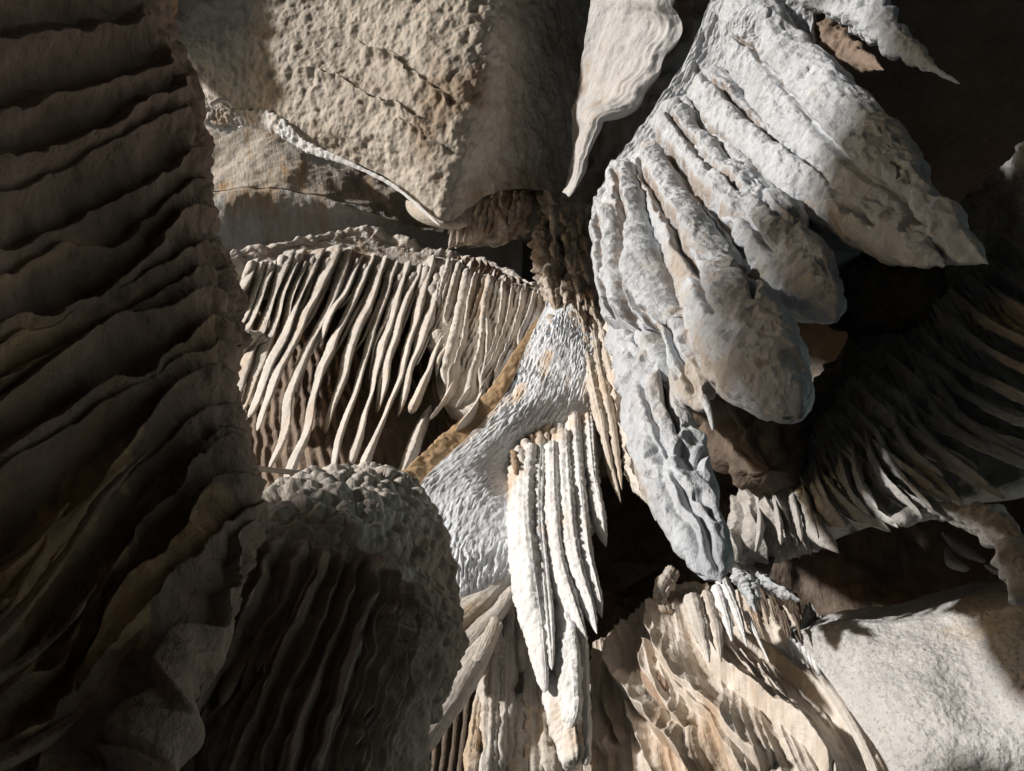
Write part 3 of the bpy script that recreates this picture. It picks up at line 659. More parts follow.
# ------------------------------------------------------------------ E: scalloped wall + ribbons + columns
HE = 3.0
def scal_disp(P, u, v, un, vn):
    q = np.stack([u / 0.022, v / 0.075, u * 0], 1) + 0.4 * fbm(P, 0.3, 2)[:, None]
    return 0.05 * fbm(P, 0.8, 3) + 0.013 * ss(-0.6, 0.6, fbm(P, 0.35, 2)) * (1 - 2 * np.abs(fbm(q, 1.6, 3))) + 0.004 * (worley(q * 1.3) - 0.4) + 0.006 * fbm(P, 0.05, 3)
def scalloped():
    rows = [[(546, 300, 2.25), (565, 300, 2.2), (590, 305, 2.2), (612, 320, 2.25)], [(526, 352, 2.28), (550, 350, 2.22), (580, 360, 2.25), (612, 380, 2.35)], [(505, 396, 2.42), (530, 400, 2.38), (565, 410, 2.45), (600, 430, 2.6)],
            [(470, 438, 2.56), (495, 446, 2.56), (525, 460, 2.68), (570, 490, 2.75)], [(424, 484, 2.68), (466, 490, 2.64), (508, 505, 2.68), (560, 530, 2.78)], [(400, 530, 2.8), (450, 540, 2.74), (500, 548, 2.74), (560, 570, 2.85)],
            [(395, 600, 2.95), (450, 595, 2.85), (495, 590, 2.84), (550, 610, 3.0)], [(395, 680, 3.2), (450, 660, 3.1), (495, 650, 3.1), (550, 660, 3.2)]]
    o = patch('scalloped_wall', rows, M['scallop'], None, nr=440, nc=260, H=True, th=0.3, disp=scal_disp, origin=at(480, 480, HE))
    tag(o, 'bright blue grey scalloped rock wall with an ochre streak, mid picture', 'rock wall')
    t = thing('banded_drapery', 'smooth grey beige ribbons with thin dark lines sloping left, right of the brown dome', 'drapery', at(480, 620, 2.9))
    R_ = [([(528, 520), (500, 560), (470, 592), (430, 625)], (6, 20, 24, 24), 2.92), ([(522, 548), (500, 580), (470, 610), (430, 648)], (8, 22, 28, 30), 2.88),
          ([(518, 580), (500, 608), (475, 635), (440, 672)], (6, 18, 24, 30), 2.86), ([(500, 622), (478, 655), (450, 700), (418, 745), (395, 790)], (10, 24, 30, 34, 36), 2.80),
          ([(496, 618), (488, 640), (476, 662)], (8, 14, 12), 2.76)]
    for i, (p, w, h) in enumerate(R_):
        sweep('ribbon', p, [h, h - 0.05], w, M['flowgrey'], t, b=0.5, n=170, m=44, rough=0.05, lump=0.2, lsc=0.7, sharp=0.3, skew=-0.4, seed=110 + i, ripple=0.0012, ridges=0.05, nr=5)
    t = thing('flowstone_column', 'pale grey fused flowstone columns standing behind the white stalactite tips', 'flowstone', at(505, 700, 2.95))
    C_ = [([(482, 690), (474, 740), (470, 800)], (8, 13, 14)), ([(500, 590), (492, 680), (487, 800)], (12, 18, 19)), ([(510, 560), (507, 660), (504, 800)], (10, 16, 18)),
          ([(518, 545), (520, 600), (522, 672)], (10, 12, 8)), ([(522, 700), (520, 740), (519, 800)], (12, 18, 22)), ([(530, 600), (531, 700), (535, 800)], (12, 15, 20)), ([(543, 640), (548, 720), (553, 800)], (14, 22, 26)), ([(566, 690), (572, 760), (578, 830)], (16, 20, 22))]
    for i, (p, w) in enumerate(C_):
        sweep('column', p, [3.0, 2.95], w, M['flowgrey'], t, b=1.2, n=200, m=40, rough=0.25, lump=0.3, ripple=0.004, ridges=0.3, nr=6, seed=120 + i)
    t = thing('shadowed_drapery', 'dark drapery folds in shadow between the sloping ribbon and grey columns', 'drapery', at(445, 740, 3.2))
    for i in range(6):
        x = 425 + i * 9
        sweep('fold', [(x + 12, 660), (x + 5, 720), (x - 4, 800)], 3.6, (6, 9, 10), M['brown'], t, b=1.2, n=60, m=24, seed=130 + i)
M['flowgrey'] = rock('grey_beige_flowstone', (0.38, 0.34, 0.29), (0.66, 0.62, 0.57), (0.46, 0.36, 0.26), 0.15, bump=0.008, bsc=40, ripple=0.004)
scalloped()

# ------------------------------------------------------------------ G: central white stalactite cluster
HG = 2.7
def central():
    t = thing('stalactite_cluster', 'brilliant white cluster of fused long stalactites hanging at picture centre', 'stalactite', at(545, 450, HG))
    ed = lambda P, u, v, un, vn: 0.07 * fbm(P, 0.25, 4, 0.6) + 0.05 * (0.4 - worley(P / 0.12))
    rows = [[(505, 452, 2.9), (540, 412, 2.9), (570, 380, 2.9), (590, 360, 2.9)], [(507, 456, 2.66), (545, 425, 2.66), (575, 395, 2.66), (598, 380, 2.66)],
            [(515, 466, 2.64), (548, 462, 2.60), (580, 440, 2.60), (606, 415, 2.62)], [(520, 520, 2.72), (548, 520, 2.68), (580, 500, 2.68), (600, 470, 2.7)], [(530, 590, 2.82), (550, 590, 2.78), (575, 570, 2.78), (592, 530, 2.8)]]
    cap = patch('cap', rows, M['white'], t, nr=220, nc=200, H=True, th=0.22, disp=ed)
    S_ = [([(524, 455), (521, 520), (527, 580), (537, 640), (545, 692)], (22, 24, 24, 20, 8), 2.62, 'white', 'stalactite'),
          ([(538, 452), (536, 520), (542, 580), (548, 640), (552, 670)], (14, 14, 14, 12, 4), 2.58, 'white', 'stalactite'),
          ([(549, 448), (551, 520), (558, 570), (575, 620), (587, 640)], (16, 16, 16, 14, 4), 2.56, 'white', 'stalactite'),
          ([(560, 436), (565, 510), (573, 565), (590, 612), (597, 634)], (16, 18, 16, 10, 2), 2.54, 'white', 'stalactite'),
          ([(572, 420), (578, 500), (585, 560), (597, 600), (602, 618)], (15, 16, 16, 10, 2), 2.54, 'white', 'stalactite'),
          ([(586, 420), (591, 480), (600, 525), (606, 547)], (14, 15, 12, 2), 2.54, 'white', 'stalactite'),
          ([(598, 412), (606, 450), (614, 480), (621, 503)], (9, 8, 6, 1), 2.54, 'beige', 'stalactite'),
          ([(562, 600), (567, 660), (572, 715), (571, 728)], (16, 24, 18, 8), 2.64, 'white', 'stalactite'),
          ([(556, 660), (563, 710), (574, 766)], (22, 30, 20), 2.72, 'white', 'stalactite'),
          ([(580, 640), (582, 700), (586, 764)], (14, 14, 8), 2.70, 'white', 'stalactite')]
    for i, (p, w, h, mk, nm) in enumerate(S_):
        sweep(nm, p, [h, h + .03], w, M[mk], t, b=1.5, n=260, m=48, rough=0.20, rsc=0.04, lump=0.14, lsc=0.8, ridges=0.22, nr=8, sharp=0.35, skew=-0.35, tip=0.05, seed=140 + i)
    for i in range(13):
        x = 512 + i * 6.2; y = 452 - i * 5.2
        sweep('nub', [(x, y), (x + 3, y + 10), (x + 4, y + 22)], 2.55, (9, 8, 4), M['crust' if i % 3 == 0 else 'white'], cap, b=1.2, n=40, m=24, rough=0.8, lump=0.5, tip=0.3, top=0.3, seed=160 + i, pop=0.012, popsc=0.06)
    t = thing('beige_drapery', 'narrow warm beige drapery with a rounded grey end, right of the white cluster', 'drapery', at(610, 400, 2.45))
    B_ = [([(583, 318), (590, 370), (602, 425), (612, 470)], (8, 10, 9, 3), 'beige'), ([(588, 300), (598, 360), (612, 425), (622, 490)], (9, 12, 9, 2), 'beige'), ([(592, 290), (606, 350), (620, 410), (634, 470)], (10, 14, 12, 6), 'beige'),
          ([(600, 285), (616, 350), (630, 410), (644, 470), (650, 504)], (14, 18, 24, 28, 14), 'beigegrey'), ([(606, 300), (620, 360), (634, 420)], (10, 14, 10), 'beigegrey')]
    for i, (p, w, mk) in enumerate(B_):
        sweep('fold', p, [2.35, 2.4], w, M[mk], t, b=1.3, n=180, m=44, rough=0.3, lump=0.25, ridges=0.25, sharp=0.2, seed=180 + i, tip=0.08, dmax=6.6)
    sweep('straw', [(650, 498), (653, 512), (656, 521)], 2.38, (4, 3, 1), M['beigegrey'], t, b=1, n=30, m=12)
M['beigegrey'] = rock('beige_grey_calcite', (0.45, 0.40, 0.34), (0.70, 0.67, 0.62), (0.48, 0.36, 0.25), 0.22, bump=0.006, bsc=40)
central()

# ------------------------------------------------------------------ H: large pale curtain at upper right
def curtain():
    t = thing('flowstone_curtain', 'huge pale blue grey flowstone curtain of bulging lobes hanging at upper right', 'flowstone', at(740, 250, 1.3))
    DM = 4.75
    GR = [([(622, 178), (636, 250), (652, 320), (668, 390), (680, 440)], (7, 9, 9, 6), 0.085, 'groove'), ([(640, 160), (655, 200), (690, 265), (712, 320)], (6, 8, 9, 6), 0.102, 'groove'), ([(655, 135), (690, 190), (735, 255), (760, 300)], (6, 10, 9, 5), 0.085, 'groove'),
          ([(664, 112), (700, 165), (742, 215), (770, 250)], (5, 8, 8, 4), 0.068, 'groove'), ([(676, 92), (722, 150), (765, 195), (800, 225)], (5, 8, 8, 4), 0.068, 'groove'), ([(690, 60), (735, 110), (790, 160), (840, 200), (880, 228)], (5, 8, 9, 9, 5), 0.076, 'groove'),
          ([(735, 30), (800, 110), (860, 170), (930, 230)], (5, 8, 9, 5), 0.051, 'groove'), ([(610, 220), (625, 290), (640, 350)], (4, 6, 4), 0.051, 'groove'), ([(655, 300), (675, 350), (692, 395)], (4, 6, 4), 0.051, 'groove')]
    GR += [([(650, 430), (668, 490), (700, 555)], (10, 14, 8), 0.02, 'groove'), ([(676, 470), (698, 520), (720, 572)], (8, 12, 6), 0.03, 'groove'), ([(674, 446), (690, 456), (706, 458)], (14, 26, 16), 0.05, 'groove'), ([(690, 490), (706, 500), (718, 520)], (8, 14, 8), 0.02, 'groove'), ([(640, 380), (655, 430), (664, 460)], (5, 8, 4), 0.03, 'groove')]
    L_ = [([(612, 195), (622, 260), (638, 340), (658, 415), (674, 470), (694, 525), (714, 565), (722, 584)], (30, 42, 58, 68, 70, 58, 40, 8), [1.55, 1.45, 1.45], 0.7, 0.04, 0.4),
          ([(622, 160), (640, 240), (662, 310), (682, 360), (698, 392), (705, 408)], (36, 44, 56, 58, 44, 30), [1.46, 1.38, 1.38], 0.8, 0.10, 0.5),
          ([(645, 145), (678, 220), (712, 290), (748, 350), (778, 390), (798, 418)], (36, 56, 72, 100, 112, 92), [1.35, 1.25, 1.22], 0.75, 0.26, 0.5),
          ([(664, 105), (708, 175), (750, 228), (796, 280), (838, 318)], (44, 70, 86, 84, 44), [1.34, 1.34, 1.36], 0.75, 0.16, 0.5),
          ([(700, 75), (738, 130), (785, 175), (840, 208), (900, 243), (945, 265)], (44, 60, 64, 54, 42, 10), [1.36, 1.46, 1.50], 0.7, 0.06, 0.5),
          ([(738, -10), (772, 70), (825, 138), (890, 195), (945, 238), (988, 264)], (56, 88, 106, 84, 48, 5), [1.36, 1.50, 1.55], 0.7, 0.04, 0.5)]
    for i, (p, w, h, b, tp, cx) in enumerate(L_):
        sweep('lobe', p, h, w, M['blue'], t, b=b, n=460, m=220, rough=0.10, rsc=0.10, lump=0.16, lsc=0.7, tip=tp, capx=cx, top=0.05, seed=200 + i, dmax=DM, pop=0.004, popsc=0.06, skew=-0.25,
              lines=GR, scal=(0.022, 0.055, 0.085), pits=0.02)
    ar = [[(724, -40, 1.42), (740, -40, 1.36), (765, -40, 1.36), (815, -40, 1.55)], [(688, 55, 1.42), (712, 50, 1.32), (750, 45, 1.36), (815, 50, 1.55)], [(638, 130, 1.42), (684, 112, 1.28), (745, 102, 1.34), (848, 98, 1.55)],
          [(594, 200, 1.48), (660, 192, 1.27), (745, 160, 1.33), (885, 150, 1.56)], [(602, 275, 1.46), (676, 275, 1.27), (768, 222, 1.38), (905, 195, 1.64)], [(622, 345, 1.52), (690, 345, 1.42), (785, 285, 1.52), (915, 228, 1.75)]]
    LB = [(p, [x * 0.92 for x in w], 0.17, 'ridge') for p, w, *_ in L_]
    def apd(P, u, v, un, vn):
        pp = P + 0.02 * np.stack([fbm(P, 0.15, 2), fbm(P + 7, 0.15, 2), fbm(P + 13, 0.15, 2)], 1)
        q = np.stack([u / 0.05, v / 0.075, u * 0], 1) + 0.5 * fbm(P, 0.2, 2)[:, None]
        return relief(pp, LB) + relief(pp, GR) + 0.03 * fbm(P, 0.4, 3) + 0.016 * (np.sqrt(worley(q)) - 0.5) + 0.012 * fbm(P, 0.06, 3) + 0.04 * (0.45 - worley(P / 0.14)) * ss(0.22, 0.05, un)
    patch('apron', ar, M['blue'], t, nr=520, nc=460, H=True, th=0.12, disp=apd, dmax=DM, stain_tint=lambda P: 0.75 * ss(0.006, 0.05, -relief(P + 0.02 * np.stack([fbm(P, 0.15, 2), fbm(P + 7, 0.15, 2), fbm(P + 13, 0.15, 2)], 1), [(p, [x * 1.5 for x in w], h, m_) for p, w, h, m_ in GR])) * ss(-0.5, 0.2, fbm(P, 0.06, 3)))  # tints the apron brown along its grooves
    for i, (p, w, h) in enumerate([([(650, 190), (690, 300), (740, 400), (770, 470)], (50, 80, 100, 60), 1.95), ([(720, 150), (800, 230), (880, 290), (950, 320)], (70, 100, 90, 40), 2.0), ([(640, 350), (655, 410), (668, 460), (676, 490)], (40, 60, 60, 30), 2.35)]):  # masses added behind the lobes to keep sun off what lies beyond
        sweep('shade_mass', p, h, w, M['brown'], t, b=1.3, n=120, m=60, rough=0.4, lump=0.3, seed=206 + i, dmax=DM)
    S_ = [([(640, 150), (660, 195), (690, 250), (705, 290)], (5, 7, 9, 5), 1.32), ([(648, 200), (662, 255), (676, 320)], (4, 6, 3), 1.30)]
    for i, (p, w, h) in enumerate(S_):
        sweep('ridge', p, h, w, M['blue'], t, b=1.0, n=160, m=40, rough=0.4, lump=0.3, lsc=0.3, seed=215 + i, dmax=DM - 0.1)
    sweep('stalactite', [(703, 398), (709, 412), (713, 430)], 1.36, (10, 7, 3), M['blue'], t, b=1, n=40, m=20)
    sweep('stalactite', [(671, 388), (673, 397), (674, 404)], 1.40, (5, 4, 1.5), M['blue'], t, b=1, n=40, m=16)
    # upper right tails
    t = thing('curtain_tail', 'thin pale flowstone tail with a lit lower edge in the dark upper right', 'flowstone', at(870, 40, 1.05))
    sweep('tail', [(785, -34), (848, 2), (897, 40), (931, 67), (960, 84)], [1.5, 1.55], (34, 38, 25, 10, 2), M['blue'], t, b=0.7, n=200, m=60, rough=0.4, lump=0.3, dmax=5.0, ripple=0.003, tip=0.03)
    t = thing('curtain_tail', 'short brown pointed flowstone tail tucked between the big curtain and pale tail', 'flowstone', at(830, 50, 1.2))
    sweep('tail', [(775, -5), (815, 30), (850, 55), (884, 70)], [1.6, 1.6], (44, 46, 26, 2), M['dback'], t, b=0.7, n=140, m=50, rough=0.4, lump=0.3, dmax=5.0, tip=0.03)
    # flat wavy edged sheet
    lf = [(592, -30), (584, 40), (577, 95), (570, 140), (566, 172), (565, 192)]
    rt = [(676, -30), (677, 30), (652, 78), (612, 112), (585, 140), (569, 195)]
    fine = cat([(r[0], r[1], 0) for r in [(677, -30), (674, 0), (678, 22), (670, 48), (656, 66), (647, 82), (643, 98), (622, 108), (606, 112), (594, 122), (586, 134), (584, 150), (577, 164), (570, 178), (567, 194)]], 24)
    lfi = cat([(a, b_, 0) for a, b_ in lf], 24)
    rows = []
    for k in range(24):
        a = lfi[k]; b_ = fine[k] + np.array([4.0 * math.sin(k * 1.55), 1.5 * math.cos(k * 1.3), 0])
        rows.append([(a[0] * (1 - s) + b_[0] * s, a[1] * (1 - s) + b_[1] * s, 5.35 - 0.70 * s + 0.4 * max(0, s - 0.85) + 0.30 * k / 24) for s in (0, 0.33, 0.66, 0.85, 1)])
    dsp = lambda P, u, v, un, vn: 0.05 * fbm(P, 0.5, 3) + 0.006 * np.sin((1 - un) * 70 + 3 * fbm(P, 0.4, 2)) * ss(0.62, 0.85, un) + 0.012 * fbm(P, 0.12, 3) - 0.02 * ss(0.94, 1, un)
    o = patch('wavy_sheet', rows, M['panel'], None, nr=300, nc=200, th=0.06, disp=dsp, origin=unproj(np.array(620.), np.array(60.), np.array(5.8)))
    tag(o, 'flat cream calcite sheet with a scalloped wavy right edge at top centre', 'calcite sheet')
M['panel'] = rock('cream_sheet', (0.38, 0.37, 0.36), (0.56, 0.55, 0.54), (0.40, 0.34, 0.28), 0.10, bump=0.008, bsc=30, streak=(16, 3))
curtain()
# pitted rock in the cleft behind the sheet
def cleft(P, u, v, un, vn): return 0.12 * fbm(P, 0.5, 3) - 0.10 * ss(0.2, 0.03, worley(P / 0.28)) + 0.02 * fbm(P, 0.1, 2)
rows = [[(560, -60, 7.0), (640, -60, 6.7), (720, -60, 6.6), (790, -60, 6.6)], [(560, 60, 7.0), (640, 50, 6.6), (700, 40, 6.4), (780, 40, 6.5)], [(555, 150, 6.9), (600, 150, 6.5), (660, 120, 6.4), (740, 120, 6.4)],
        [(555, 250, 6.8), (600, 240, 6.4), (660, 220, 6.3), (740, 220, 6.3)], [(560, 330, 6.6), (610, 330, 6.2), (660, 320, 6.2), (740, 320, 6.2)]]
tag(patch('cave_ceiling', rows, M['grey'], None, nr=240, nc=180, th=0.3, disp=cleft), kind='structure')

# ------------------------------------------------------------------ J: dark drapery on the right
HJ = 1.95
def right_drapery():
    t = thing('ribbed_drapery', 'grey brown drapery with many thin curved blades below a rough crust, right side', 'drapery', at(880, 430, HJ))
    J_ = [([(748, 500), (742, 530), (738, 560)], (16, 22, 10)), ([(756, 490), (756, 525), (758, 562)], (14, 20, 8)), ([(764, 478), (774, 515), (785, 540)], (14, 18, 6)),
          ([(772, 462), (782, 505), (797, 536)], (12, 14, 5)), ([(782, 455), (800, 500), (820, 532), (839, 552)], (10, 14, 16, 6)), ([(792, 448), (812, 490), (832, 518), (852, 524)], (8, 12, 14, 6)),
          ([(805, 445), (826, 482), (852, 512), (889, 531)], (8, 10, 12, 5)), ([(818, 440), (842, 480), (868, 508), (897, 528)], (7, 8, 8, 3)), ([(832, 432), (852, 455), (874, 468)], (6, 8, 3)),
          ([(836, 425), (870, 470), (910, 500), (940, 508)], (7, 9, 9, 3)), ([(846, 415), (880, 455), (915, 485), (950, 503)], (7, 9, 9, 3)), ([(852, 402), (890, 440), (930, 475), (962, 505)], (7, 9, 9, 3)),
          ([(858, 380), (900, 425), (952, 462), (1005, 498)], (9, 14, 12, 4)), ([(872, 372), (920, 415), (981, 446), (1040, 470)], (8, 10, 10, 6)), ([(890, 352), (938, 405), (985, 432), (1045, 455)], (8, 10, 10, 8)),
          ([(905, 340), (950, 385), (1000, 412), (1050, 428)], (8, 9, 9, 8)), ([(920, 325), (965, 370), (1010, 392), (1060, 410)], (8, 9, 9, 8)), ([(940, 310), (985, 350), (1060, 385)], (8, 9, 8)),
          ([(955, 292), (1000, 328), (1070, 362)], (8, 9, 8)), ([(970, 275), (1010, 305), (1080, 340)], (8, 9, 8)), ([(985, 255), (1025, 285), (1090, 312)], (8, 9, 8)), ([(1000, 232), (1040, 260), (1100, 285)], (8, 9, 8)),
          ([(865, 440), (900, 468), (935, 490)], (5, 7, 3)), ([(880, 400), (925, 440), (975, 470)], (5, 7, 4))]
    rs = np.random.RandomState(33); st_ = cat([(742, 500, 0), (765, 470, 0), (800, 442, 0), (850, 395, 0), (905, 330, 0), (1000, 235, 0)], 60); en_ = cat([(736, 566, 0), (760, 570, 0), (840, 556, 0), (945, 508, 0), (1030, 470, 0), (1110, 330, 0)], 60)
    FJ = []
    for q in range(58):
        a, e_ = st_[q][:2] + rs.uniform(-5, 5, 2), en_[min(59, q + rs.randint(0, 2))][:2] + rs.uniform(-8, 4, 2)
        m_ = a * 0.55 + e_ * 0.45 + np.array([-0.10 * (e_[0] - a[0]) + 2, 0.12 * (e_[1] - a[1]) + 0.05 * (e_[0] - a[0])]); f = rs.uniform(0.7, 1.0); m2 = a * 0.2 + e_ * 0.8 + np.array([-3, 3])
        FJ.append(([tuple(a), tuple(m_), tuple(m2 if f < 0.85 else e_)], (4, rs.uniform(6, 10), 3)))
    LJ = [(p, w, 0.022 + 0.03 * rs.rand(), 'lip') for p, w in FJ] + [(p, [x * 1.7 for x in w], 0.07, 'lip') for p, w in J_] + [([(a - 6, b_ - 2) for a, b_ in p], [x * 0.9 for x in w], 0.035, 'ridge') for p, w in J_]
    dsp = lambda P, u, v, un, vn: 0.05 * fbm(P, 0.25, 4, 0.6) + (0.020 * (0.4 - worley(P / 0.05)) + 0.014 * (0.4 - worley(P / 0.026))) * ss(0.6, 0.35, vn) + relief(P, LJ, drop=0.25) * ss(0.22, 0.42, vn)
    rows = [[(722, 560, 2.43), (745, 490, 2.43), (795, 425, 2.34), (840, 360, 2.26), (900, 280, 2.18), (970, 195, 2.18), (1060, 110, 2.18)],
            [(728, 558, 2.24), (752, 495, 2.24), (802, 440, 2.14), (850, 375, 2.05), (910, 300, 1.99), (980, 225, 1.99), (1080, 130, 1.99)],
            [(738, 562, 2.20), (766, 505, 2.15), (822, 450, 2.04), (872, 400, 1.95), (936, 340, 1.93), (1010, 275, 1.93), (1110, 190, 1.93)],
            [(745, 570, 2.30), (790, 530, 2.22), (850, 490, 2.11), (910, 455, 2.05), (975, 405, 2.05), (1040, 350, 2.05), (1150, 270, 2.05)],
            [(752, 575, 2.43), (820, 545, 2.30), (890, 520, 2.18), (960, 500, 2.18), (1020, 480, 2.18), (1090, 420, 2.18), (1190, 340, 2.18)]]
    patch('crust', rows, M['rdrap'], t, nr=360, nc=640, H=True, th=0.15, disp=dsp)
    for i, (p, w) in enumerate(J_[4:] + FJ[3:40:3]):
        hj = HJ + 0.25 * float(np.clip((880 - p[0][0]) / 130, 0, 1))
        sweep('blade', p, [hj, hj - 0.05, hj - 0.04], w, M['rdrap'], t, b=1.1, b0=0.01, n=150, m=36, rough=0.35, lump=0.3, sharp=0.6, skew=-0.35, seed=240 + i, tip=0.05, wob=0.02, ripple=0.002, pop=0.003, popsc=0.025)
    return t
right_drapery()

# ------------------------------------------------------------------ K: alcove, block, flowstone at lower right
def alc(P, u, v, un, vn): return 0.12 * fbm(P, 0.6, 4) + 0.03 * (worley(P / 0.16) - 0.4)
rows = [[(700, 380, 2.3), (800, 400, 2.3), (900, 420, 2.3), (1000, 430, 2.3), (1120, 420, 2.3)], [(690, 500, 2.7), (790, 500, 2.9), (890, 500, 2.9), (990, 500, 2.9), (1120, 500, 2.7)],
        [(690, 590, 3.0), (780, 580, 3.2), (880, 585, 3.3), (990, 580, 3.3), (1120, 570, 3.0)], [(700, 660, 3.1), (790, 650, 3.2), (880, 640, 3.3), (990, 640, 3.3), (1120, 620, 3.2)]]
tag(patch('cave_wall_ledge', rows, M['brown'], None, nr=160, nc=240, H=True, th=0.3, disp=alc), kind='structure')
t = thing('rock_arch', 'rough grey arched rock rim over the dark hollow at right edge', 'rock arch', at(960, 530, 2.0))
sweep('rim', [(890, 520), (935, 513), (980, 520), (1005, 535), (1022, 560), (1060, 590)], 2.02, (6, 14, 20, 28, 34, 40), M['rdrap'], t, b=1.3, n=200, m=80, rough=0.9, rsc=0.08, lump=0.7, lsc=0.3, pop=0.012, popsc=0.03)
for i, (p, w) in enumerate([([(942, 532), (960, 548), (985, 562)], (3, 12, 4)), ([(946, 548), (952, 562), (968, 570)], (3, 12, 6)), ([(985, 565), (1000, 572), (1024, 570)], (3, 8, 6))]):
    sweep('blade', p, 2.6, w, M['rdrap'], t, b=0.8, n=60, m=24, sharp=0.4, seed=270 + i)

def blockd(P, u, v, un, vn): return 0.03 * fbm(P, 0.6, 2) + 0.005 * fbm(P, 0.05, 4, 0.6) - 0.05 * ss(0.93, 1.0, vn) * 0
rows = [[(789, 626, 2.95), (850, 606, 2.837), (900, 600, 2.837), (970, 586, 2.837), (1040, 575, 2.744), (1130, 560, 2.744)], [(794, 632, 2.623), (850, 621, 2.585), (900, 618, 2.585), (970, 610, 2.585), (1035, 604, 2.530), (1130, 590, 2.511)],
        [(796, 637, 2.605), (850, 626, 2.575), (900, 623, 2.575), (970, 616, 2.575), (1035, 610, 2.52), (1130, 598, 2.5)], [(815, 662, 2.604), (870, 655, 2.548), (920, 655, 2.530), (970, 650, 2.548), (1030, 640, 2.474), (1130, 640, 2.474)], [(846, 705, 2.604), (890, 705, 2.530), (930, 705, 2.511), (975, 700, 2.548), (1030, 690, 2.474), (1130, 690, 2.474)],
        [(880, 752, 2.604), (915, 752, 2.530), (945, 750, 2.530), (980, 745, 2.530), (1030, 740, 2.530), (1130, 740, 2.558)], [(905, 800, 2.651), (930, 800, 2.604), (955, 800, 2.604), (990, 800, 2.651), (1040, 800, 2.651), (1130, 800, 2.697)]]
o = patch('rock_block', rows, M['block'], None, nr=260, nc=300, H=True, th=0.4, disp=blockd, origin=at(930, 690, 2.8))
tag(o, 'large pale speckled angular rock block at the lower right corner', 'rock')

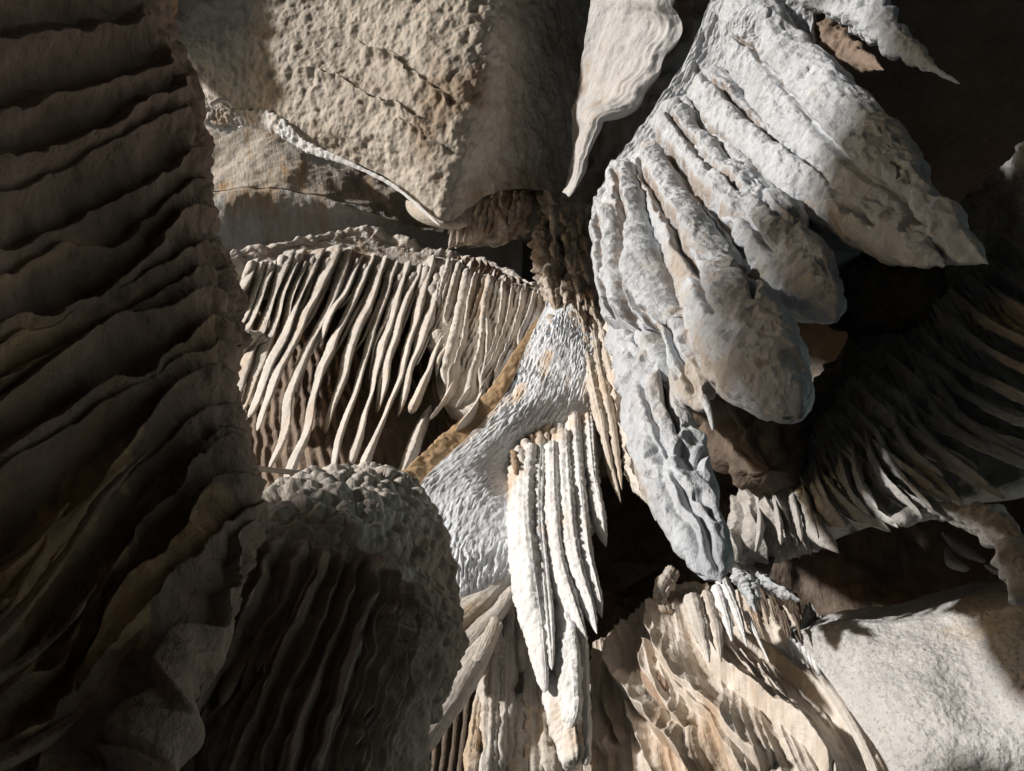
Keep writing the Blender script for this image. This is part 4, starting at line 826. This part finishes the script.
def flowstone():
    HR = 2.7
    t = thing('folded_flowstone', 'warm beige and white folded flowstone sweeping down to the lower right', 'flowstone', at(730, 680, HR))
    W_ = [([(670, 600), (655, 632), (674, 680), (718, 728), (765, 780)], (14, 18, 24, 30, 34), 0.09, 'lipl'), ([(690, 606), (700, 650), (740, 692), (785, 730), (835, 785)], (16, 28, 36, 40, 40), 0.10, 'lipl'), ([(660, 632), (678, 690), (722, 742), (750, 790)], (10, 20, 24, 24), 0.06, 'lipl'),
          ([(722, 630), (768, 662), (814, 700), (866, 768)], (12, 20, 26, 28), 0.08, 'lipl'), ([(712, 640), (760, 690), (812, 745), (840, 790)], (12, 22, 26, 26), 0.06, 'lipl'), ([(640, 622), (617, 668), (640, 712), (690, 768), (700, 790)], (12, 16, 26, 30, 30), 0.12, 'lipl'),
          ([(648, 640), (652, 680), (672, 716), (690, 740)], (12, 24, 20, 8), 0.08, 'lipl'), ([(604, 650), (596, 690), (604, 760)], (12, 18, 20), 0.07, 'lipl'), ([(616, 645), (608, 690), (622, 750)], (10, 14, 16), 0.05, 'lipl'), ([(626, 700), (640, 740), (660, 780)], (8, 14, 16), 0.05, 'lipl'), ([(770, 632), (815, 680), (858, 740), (876, 790)], (10, 16, 18, 18), 0.06, 'lipl'), ([(795, 640), (832, 685), (866, 740), (890, 790)], (8, 12, 14, 14), 0.06, 'ridge'),
          ([(690, 640), (724, 668), (760, 700)], (8, 12, 4), 0.04, 'lipl'), ([(735, 650), (770, 690), (800, 716)], (8, 14, 4), 0.05, 'lipl')]
    def dsp(P, u, v, un, vn):
        pp = P + 0.015 * np.stack([fbm(P, 0.12, 2), fbm(P + 7, 0.12, 2), fbm(P + 13, 0.12, 2)], 1)
        q2 = np.stack([u * 22 + 0.8 * fbm(P, 0.5, 2), v * 0.7, u * 0 + 4], 1)
        return relief(pp, W_, drop=0.22) + 0.014 * (1 - 2.2 * np.abs(perlin(q2))) + 0.05 * fbm(P, 0.5, 2) + 0.006 * fbm(P, 0.05, 3)
    rows = [[(594, 645, 3.0), (636, 612, 2.95), (672, 590, 2.9), (705, 582, 2.9), (745, 590, 2.9), (785, 610, 2.95)], [(588, 690, 2.92), (632, 655, 2.80), (676, 630, 2.72), (715, 625, 2.74), (765, 635, 2.8), (805, 645, 2.85)],
            [(586, 740, 2.92), (636, 712, 2.78), (690, 690, 2.70), (740, 680, 2.72), (795, 685, 2.78), (835, 690, 2.85)], [(588, 800, 2.92), (660, 770, 2.78), (730, 745, 2.70), (785, 735, 2.72), (830, 735, 2.78), (862, 740, 2.85)],
            [(596, 860, 2.92), (690, 835, 2.8), (770, 815, 2.72), (830, 800, 2.74), (870, 795, 2.8), (895, 800, 2.88)]]
    patch('body', rows, M['flow'], t, nr=460, nc=520, H=True, th=0.3, disp=dsp)
    R_ = [([(640, 640), (655, 680), (671, 716)], (10, 22, 3), 'brownflow'), ([(800, 655), (830, 690), (862, 745), (880, 790)], (6, 8, 10, 12), 'flowgrey')]
    for i, (p, w, mk) in enumerate(R_):
        sweep('fold', p, [HR + 0.02, HR - 0.02, HR - 0.0], w, M[mk], t, b=0.35, n=200, m=64, rough=0.10, lump=0.2, sharp=0.3, skew=-0.5, ridges=0.12, nr=9, seed=280 + i)
    X_ = [('cream pointed stalactite with brown base, longest over the folded flowstone', [(706, 592), (716, 628), (721, 662)], (10, 10, 2), 'beige'), ('white stubby stalactite, middle one over the folded flowstone', [(716, 588), (726, 616), (732, 641)], (9, 8, 2), 'white'),
          ('sharp white stalactite just below the tip of the big curtain', [(722, 580), (737, 612), (747, 647)], (13, 8, 1.5), 'white'), ('thin white stalactite needle at the right of the hanging row', [(746, 612), (757, 636), (769, 662)], (4, 4, 1.5), 'white'),
          ('dull grey stalactite against the folds, left in the hanging row', [(694, 600), (702, 632), (709, 662)], (14, 12, 3), 'flowgrey')]
    for i, (lb, p, w, mk) in enumerate(X_):
        o = sweep('stalactite', p, [2.5, 2.42], w, M[mk], None, b=1.0, n=100, m=32, rough=0.4, lump=0.3, ridges=0.3, seed=300 + i, tip=0.03)
        tag(o, lb, 'stalactite', 'stalactites hanging over the folded flowstone')
    o = sweep('calcite_pillar', [(672, 572), (661, 594), (666, 618)], 2.75, (12, 10, 14), M['white'], None, b=1.0, n=80, m=32, rough=0.6, lump=0.5, ridges=0.5, seed=320)
    tag(o, 'short knobbly white calcite pillar above the folded flowstone', 'calcite pillar')
    rs = np.random.RandomState(9)
    for i in range(12):
        x = 754 + rs.rand() * 42; y = 582 + rs.rand() * 25 + (x - 754) * 0.3
        o = sweep('stalactite', [(x, y), (x + 4, y + 10), (x + 8, y + 18 + rs.rand() * 10)], 2.55, (5, 4, 1.2), M['brown'], None, b=1, n=40, m=14, rough=0.4, lump=0.3, seed=330 + i)
        tag(o, 'tiny dark brown stalactite in the cluster left of the pale block', 'stalactite', 'tiny dark stalactites left of the block')
    for i in range(6):
        x = 788 + i * 5.0; y = 636 + i * 4.0
        o = sweep('stalactite', [(x, y), (x + 3, y + 10), (x + 6, y + 20)], 2.62, (5, 5, 1.5), M['white'], None, b=1, n=40, m=14, rough=0.4, lump=0.3, seed=350 + i)
        tag(o, 'tiny white stalactite on the upper left corner of the pale block', 'stalactite', 'tiny white stalactites on the block corner')
    t2 = thing('knobbly_ledge', 'blue grey knobbly ledge of small blades under the ribbed drapery left end', 'flowstone', at(745, 585, 2.2))
    for i, (p, w) in enumerate([([(735, 560), (748, 578), (760, 600)], (14, 14, 5)), ([(750, 570), (770, 585), (800, 600)], (8, 10, 4)), ([(738, 575), (750, 595), (756, 612)], (12, 10, 2))]):
        sweep('blade', p, 2.3, [x * 0.8 for x in w], M['blue'], t2, b=1.6, n=90, m=40, rough=0.9, rsc=0.03, lump=0.8, lsc=0.15, sharp=0.5, ridges=0.4, seed=360 + i)
M['flowpale'] = rock('pale_flowstone', (0.52, 0.44, 0.36), (0.80, 0.76, 0.71), (0.52, 0.36, 0.22), 0.18, bump=0.006, streak=(24, 1.5), ripple=0.002)
M['brownflow'] = rock('brown_flowstone', (0.24, 0.16, 0.11), (0.42, 0.31, 0.23), None, bump=0.005, streak=(26, 1.2))
flowstone()
# tilted brown slabs in the gap between the white cluster and the curtain
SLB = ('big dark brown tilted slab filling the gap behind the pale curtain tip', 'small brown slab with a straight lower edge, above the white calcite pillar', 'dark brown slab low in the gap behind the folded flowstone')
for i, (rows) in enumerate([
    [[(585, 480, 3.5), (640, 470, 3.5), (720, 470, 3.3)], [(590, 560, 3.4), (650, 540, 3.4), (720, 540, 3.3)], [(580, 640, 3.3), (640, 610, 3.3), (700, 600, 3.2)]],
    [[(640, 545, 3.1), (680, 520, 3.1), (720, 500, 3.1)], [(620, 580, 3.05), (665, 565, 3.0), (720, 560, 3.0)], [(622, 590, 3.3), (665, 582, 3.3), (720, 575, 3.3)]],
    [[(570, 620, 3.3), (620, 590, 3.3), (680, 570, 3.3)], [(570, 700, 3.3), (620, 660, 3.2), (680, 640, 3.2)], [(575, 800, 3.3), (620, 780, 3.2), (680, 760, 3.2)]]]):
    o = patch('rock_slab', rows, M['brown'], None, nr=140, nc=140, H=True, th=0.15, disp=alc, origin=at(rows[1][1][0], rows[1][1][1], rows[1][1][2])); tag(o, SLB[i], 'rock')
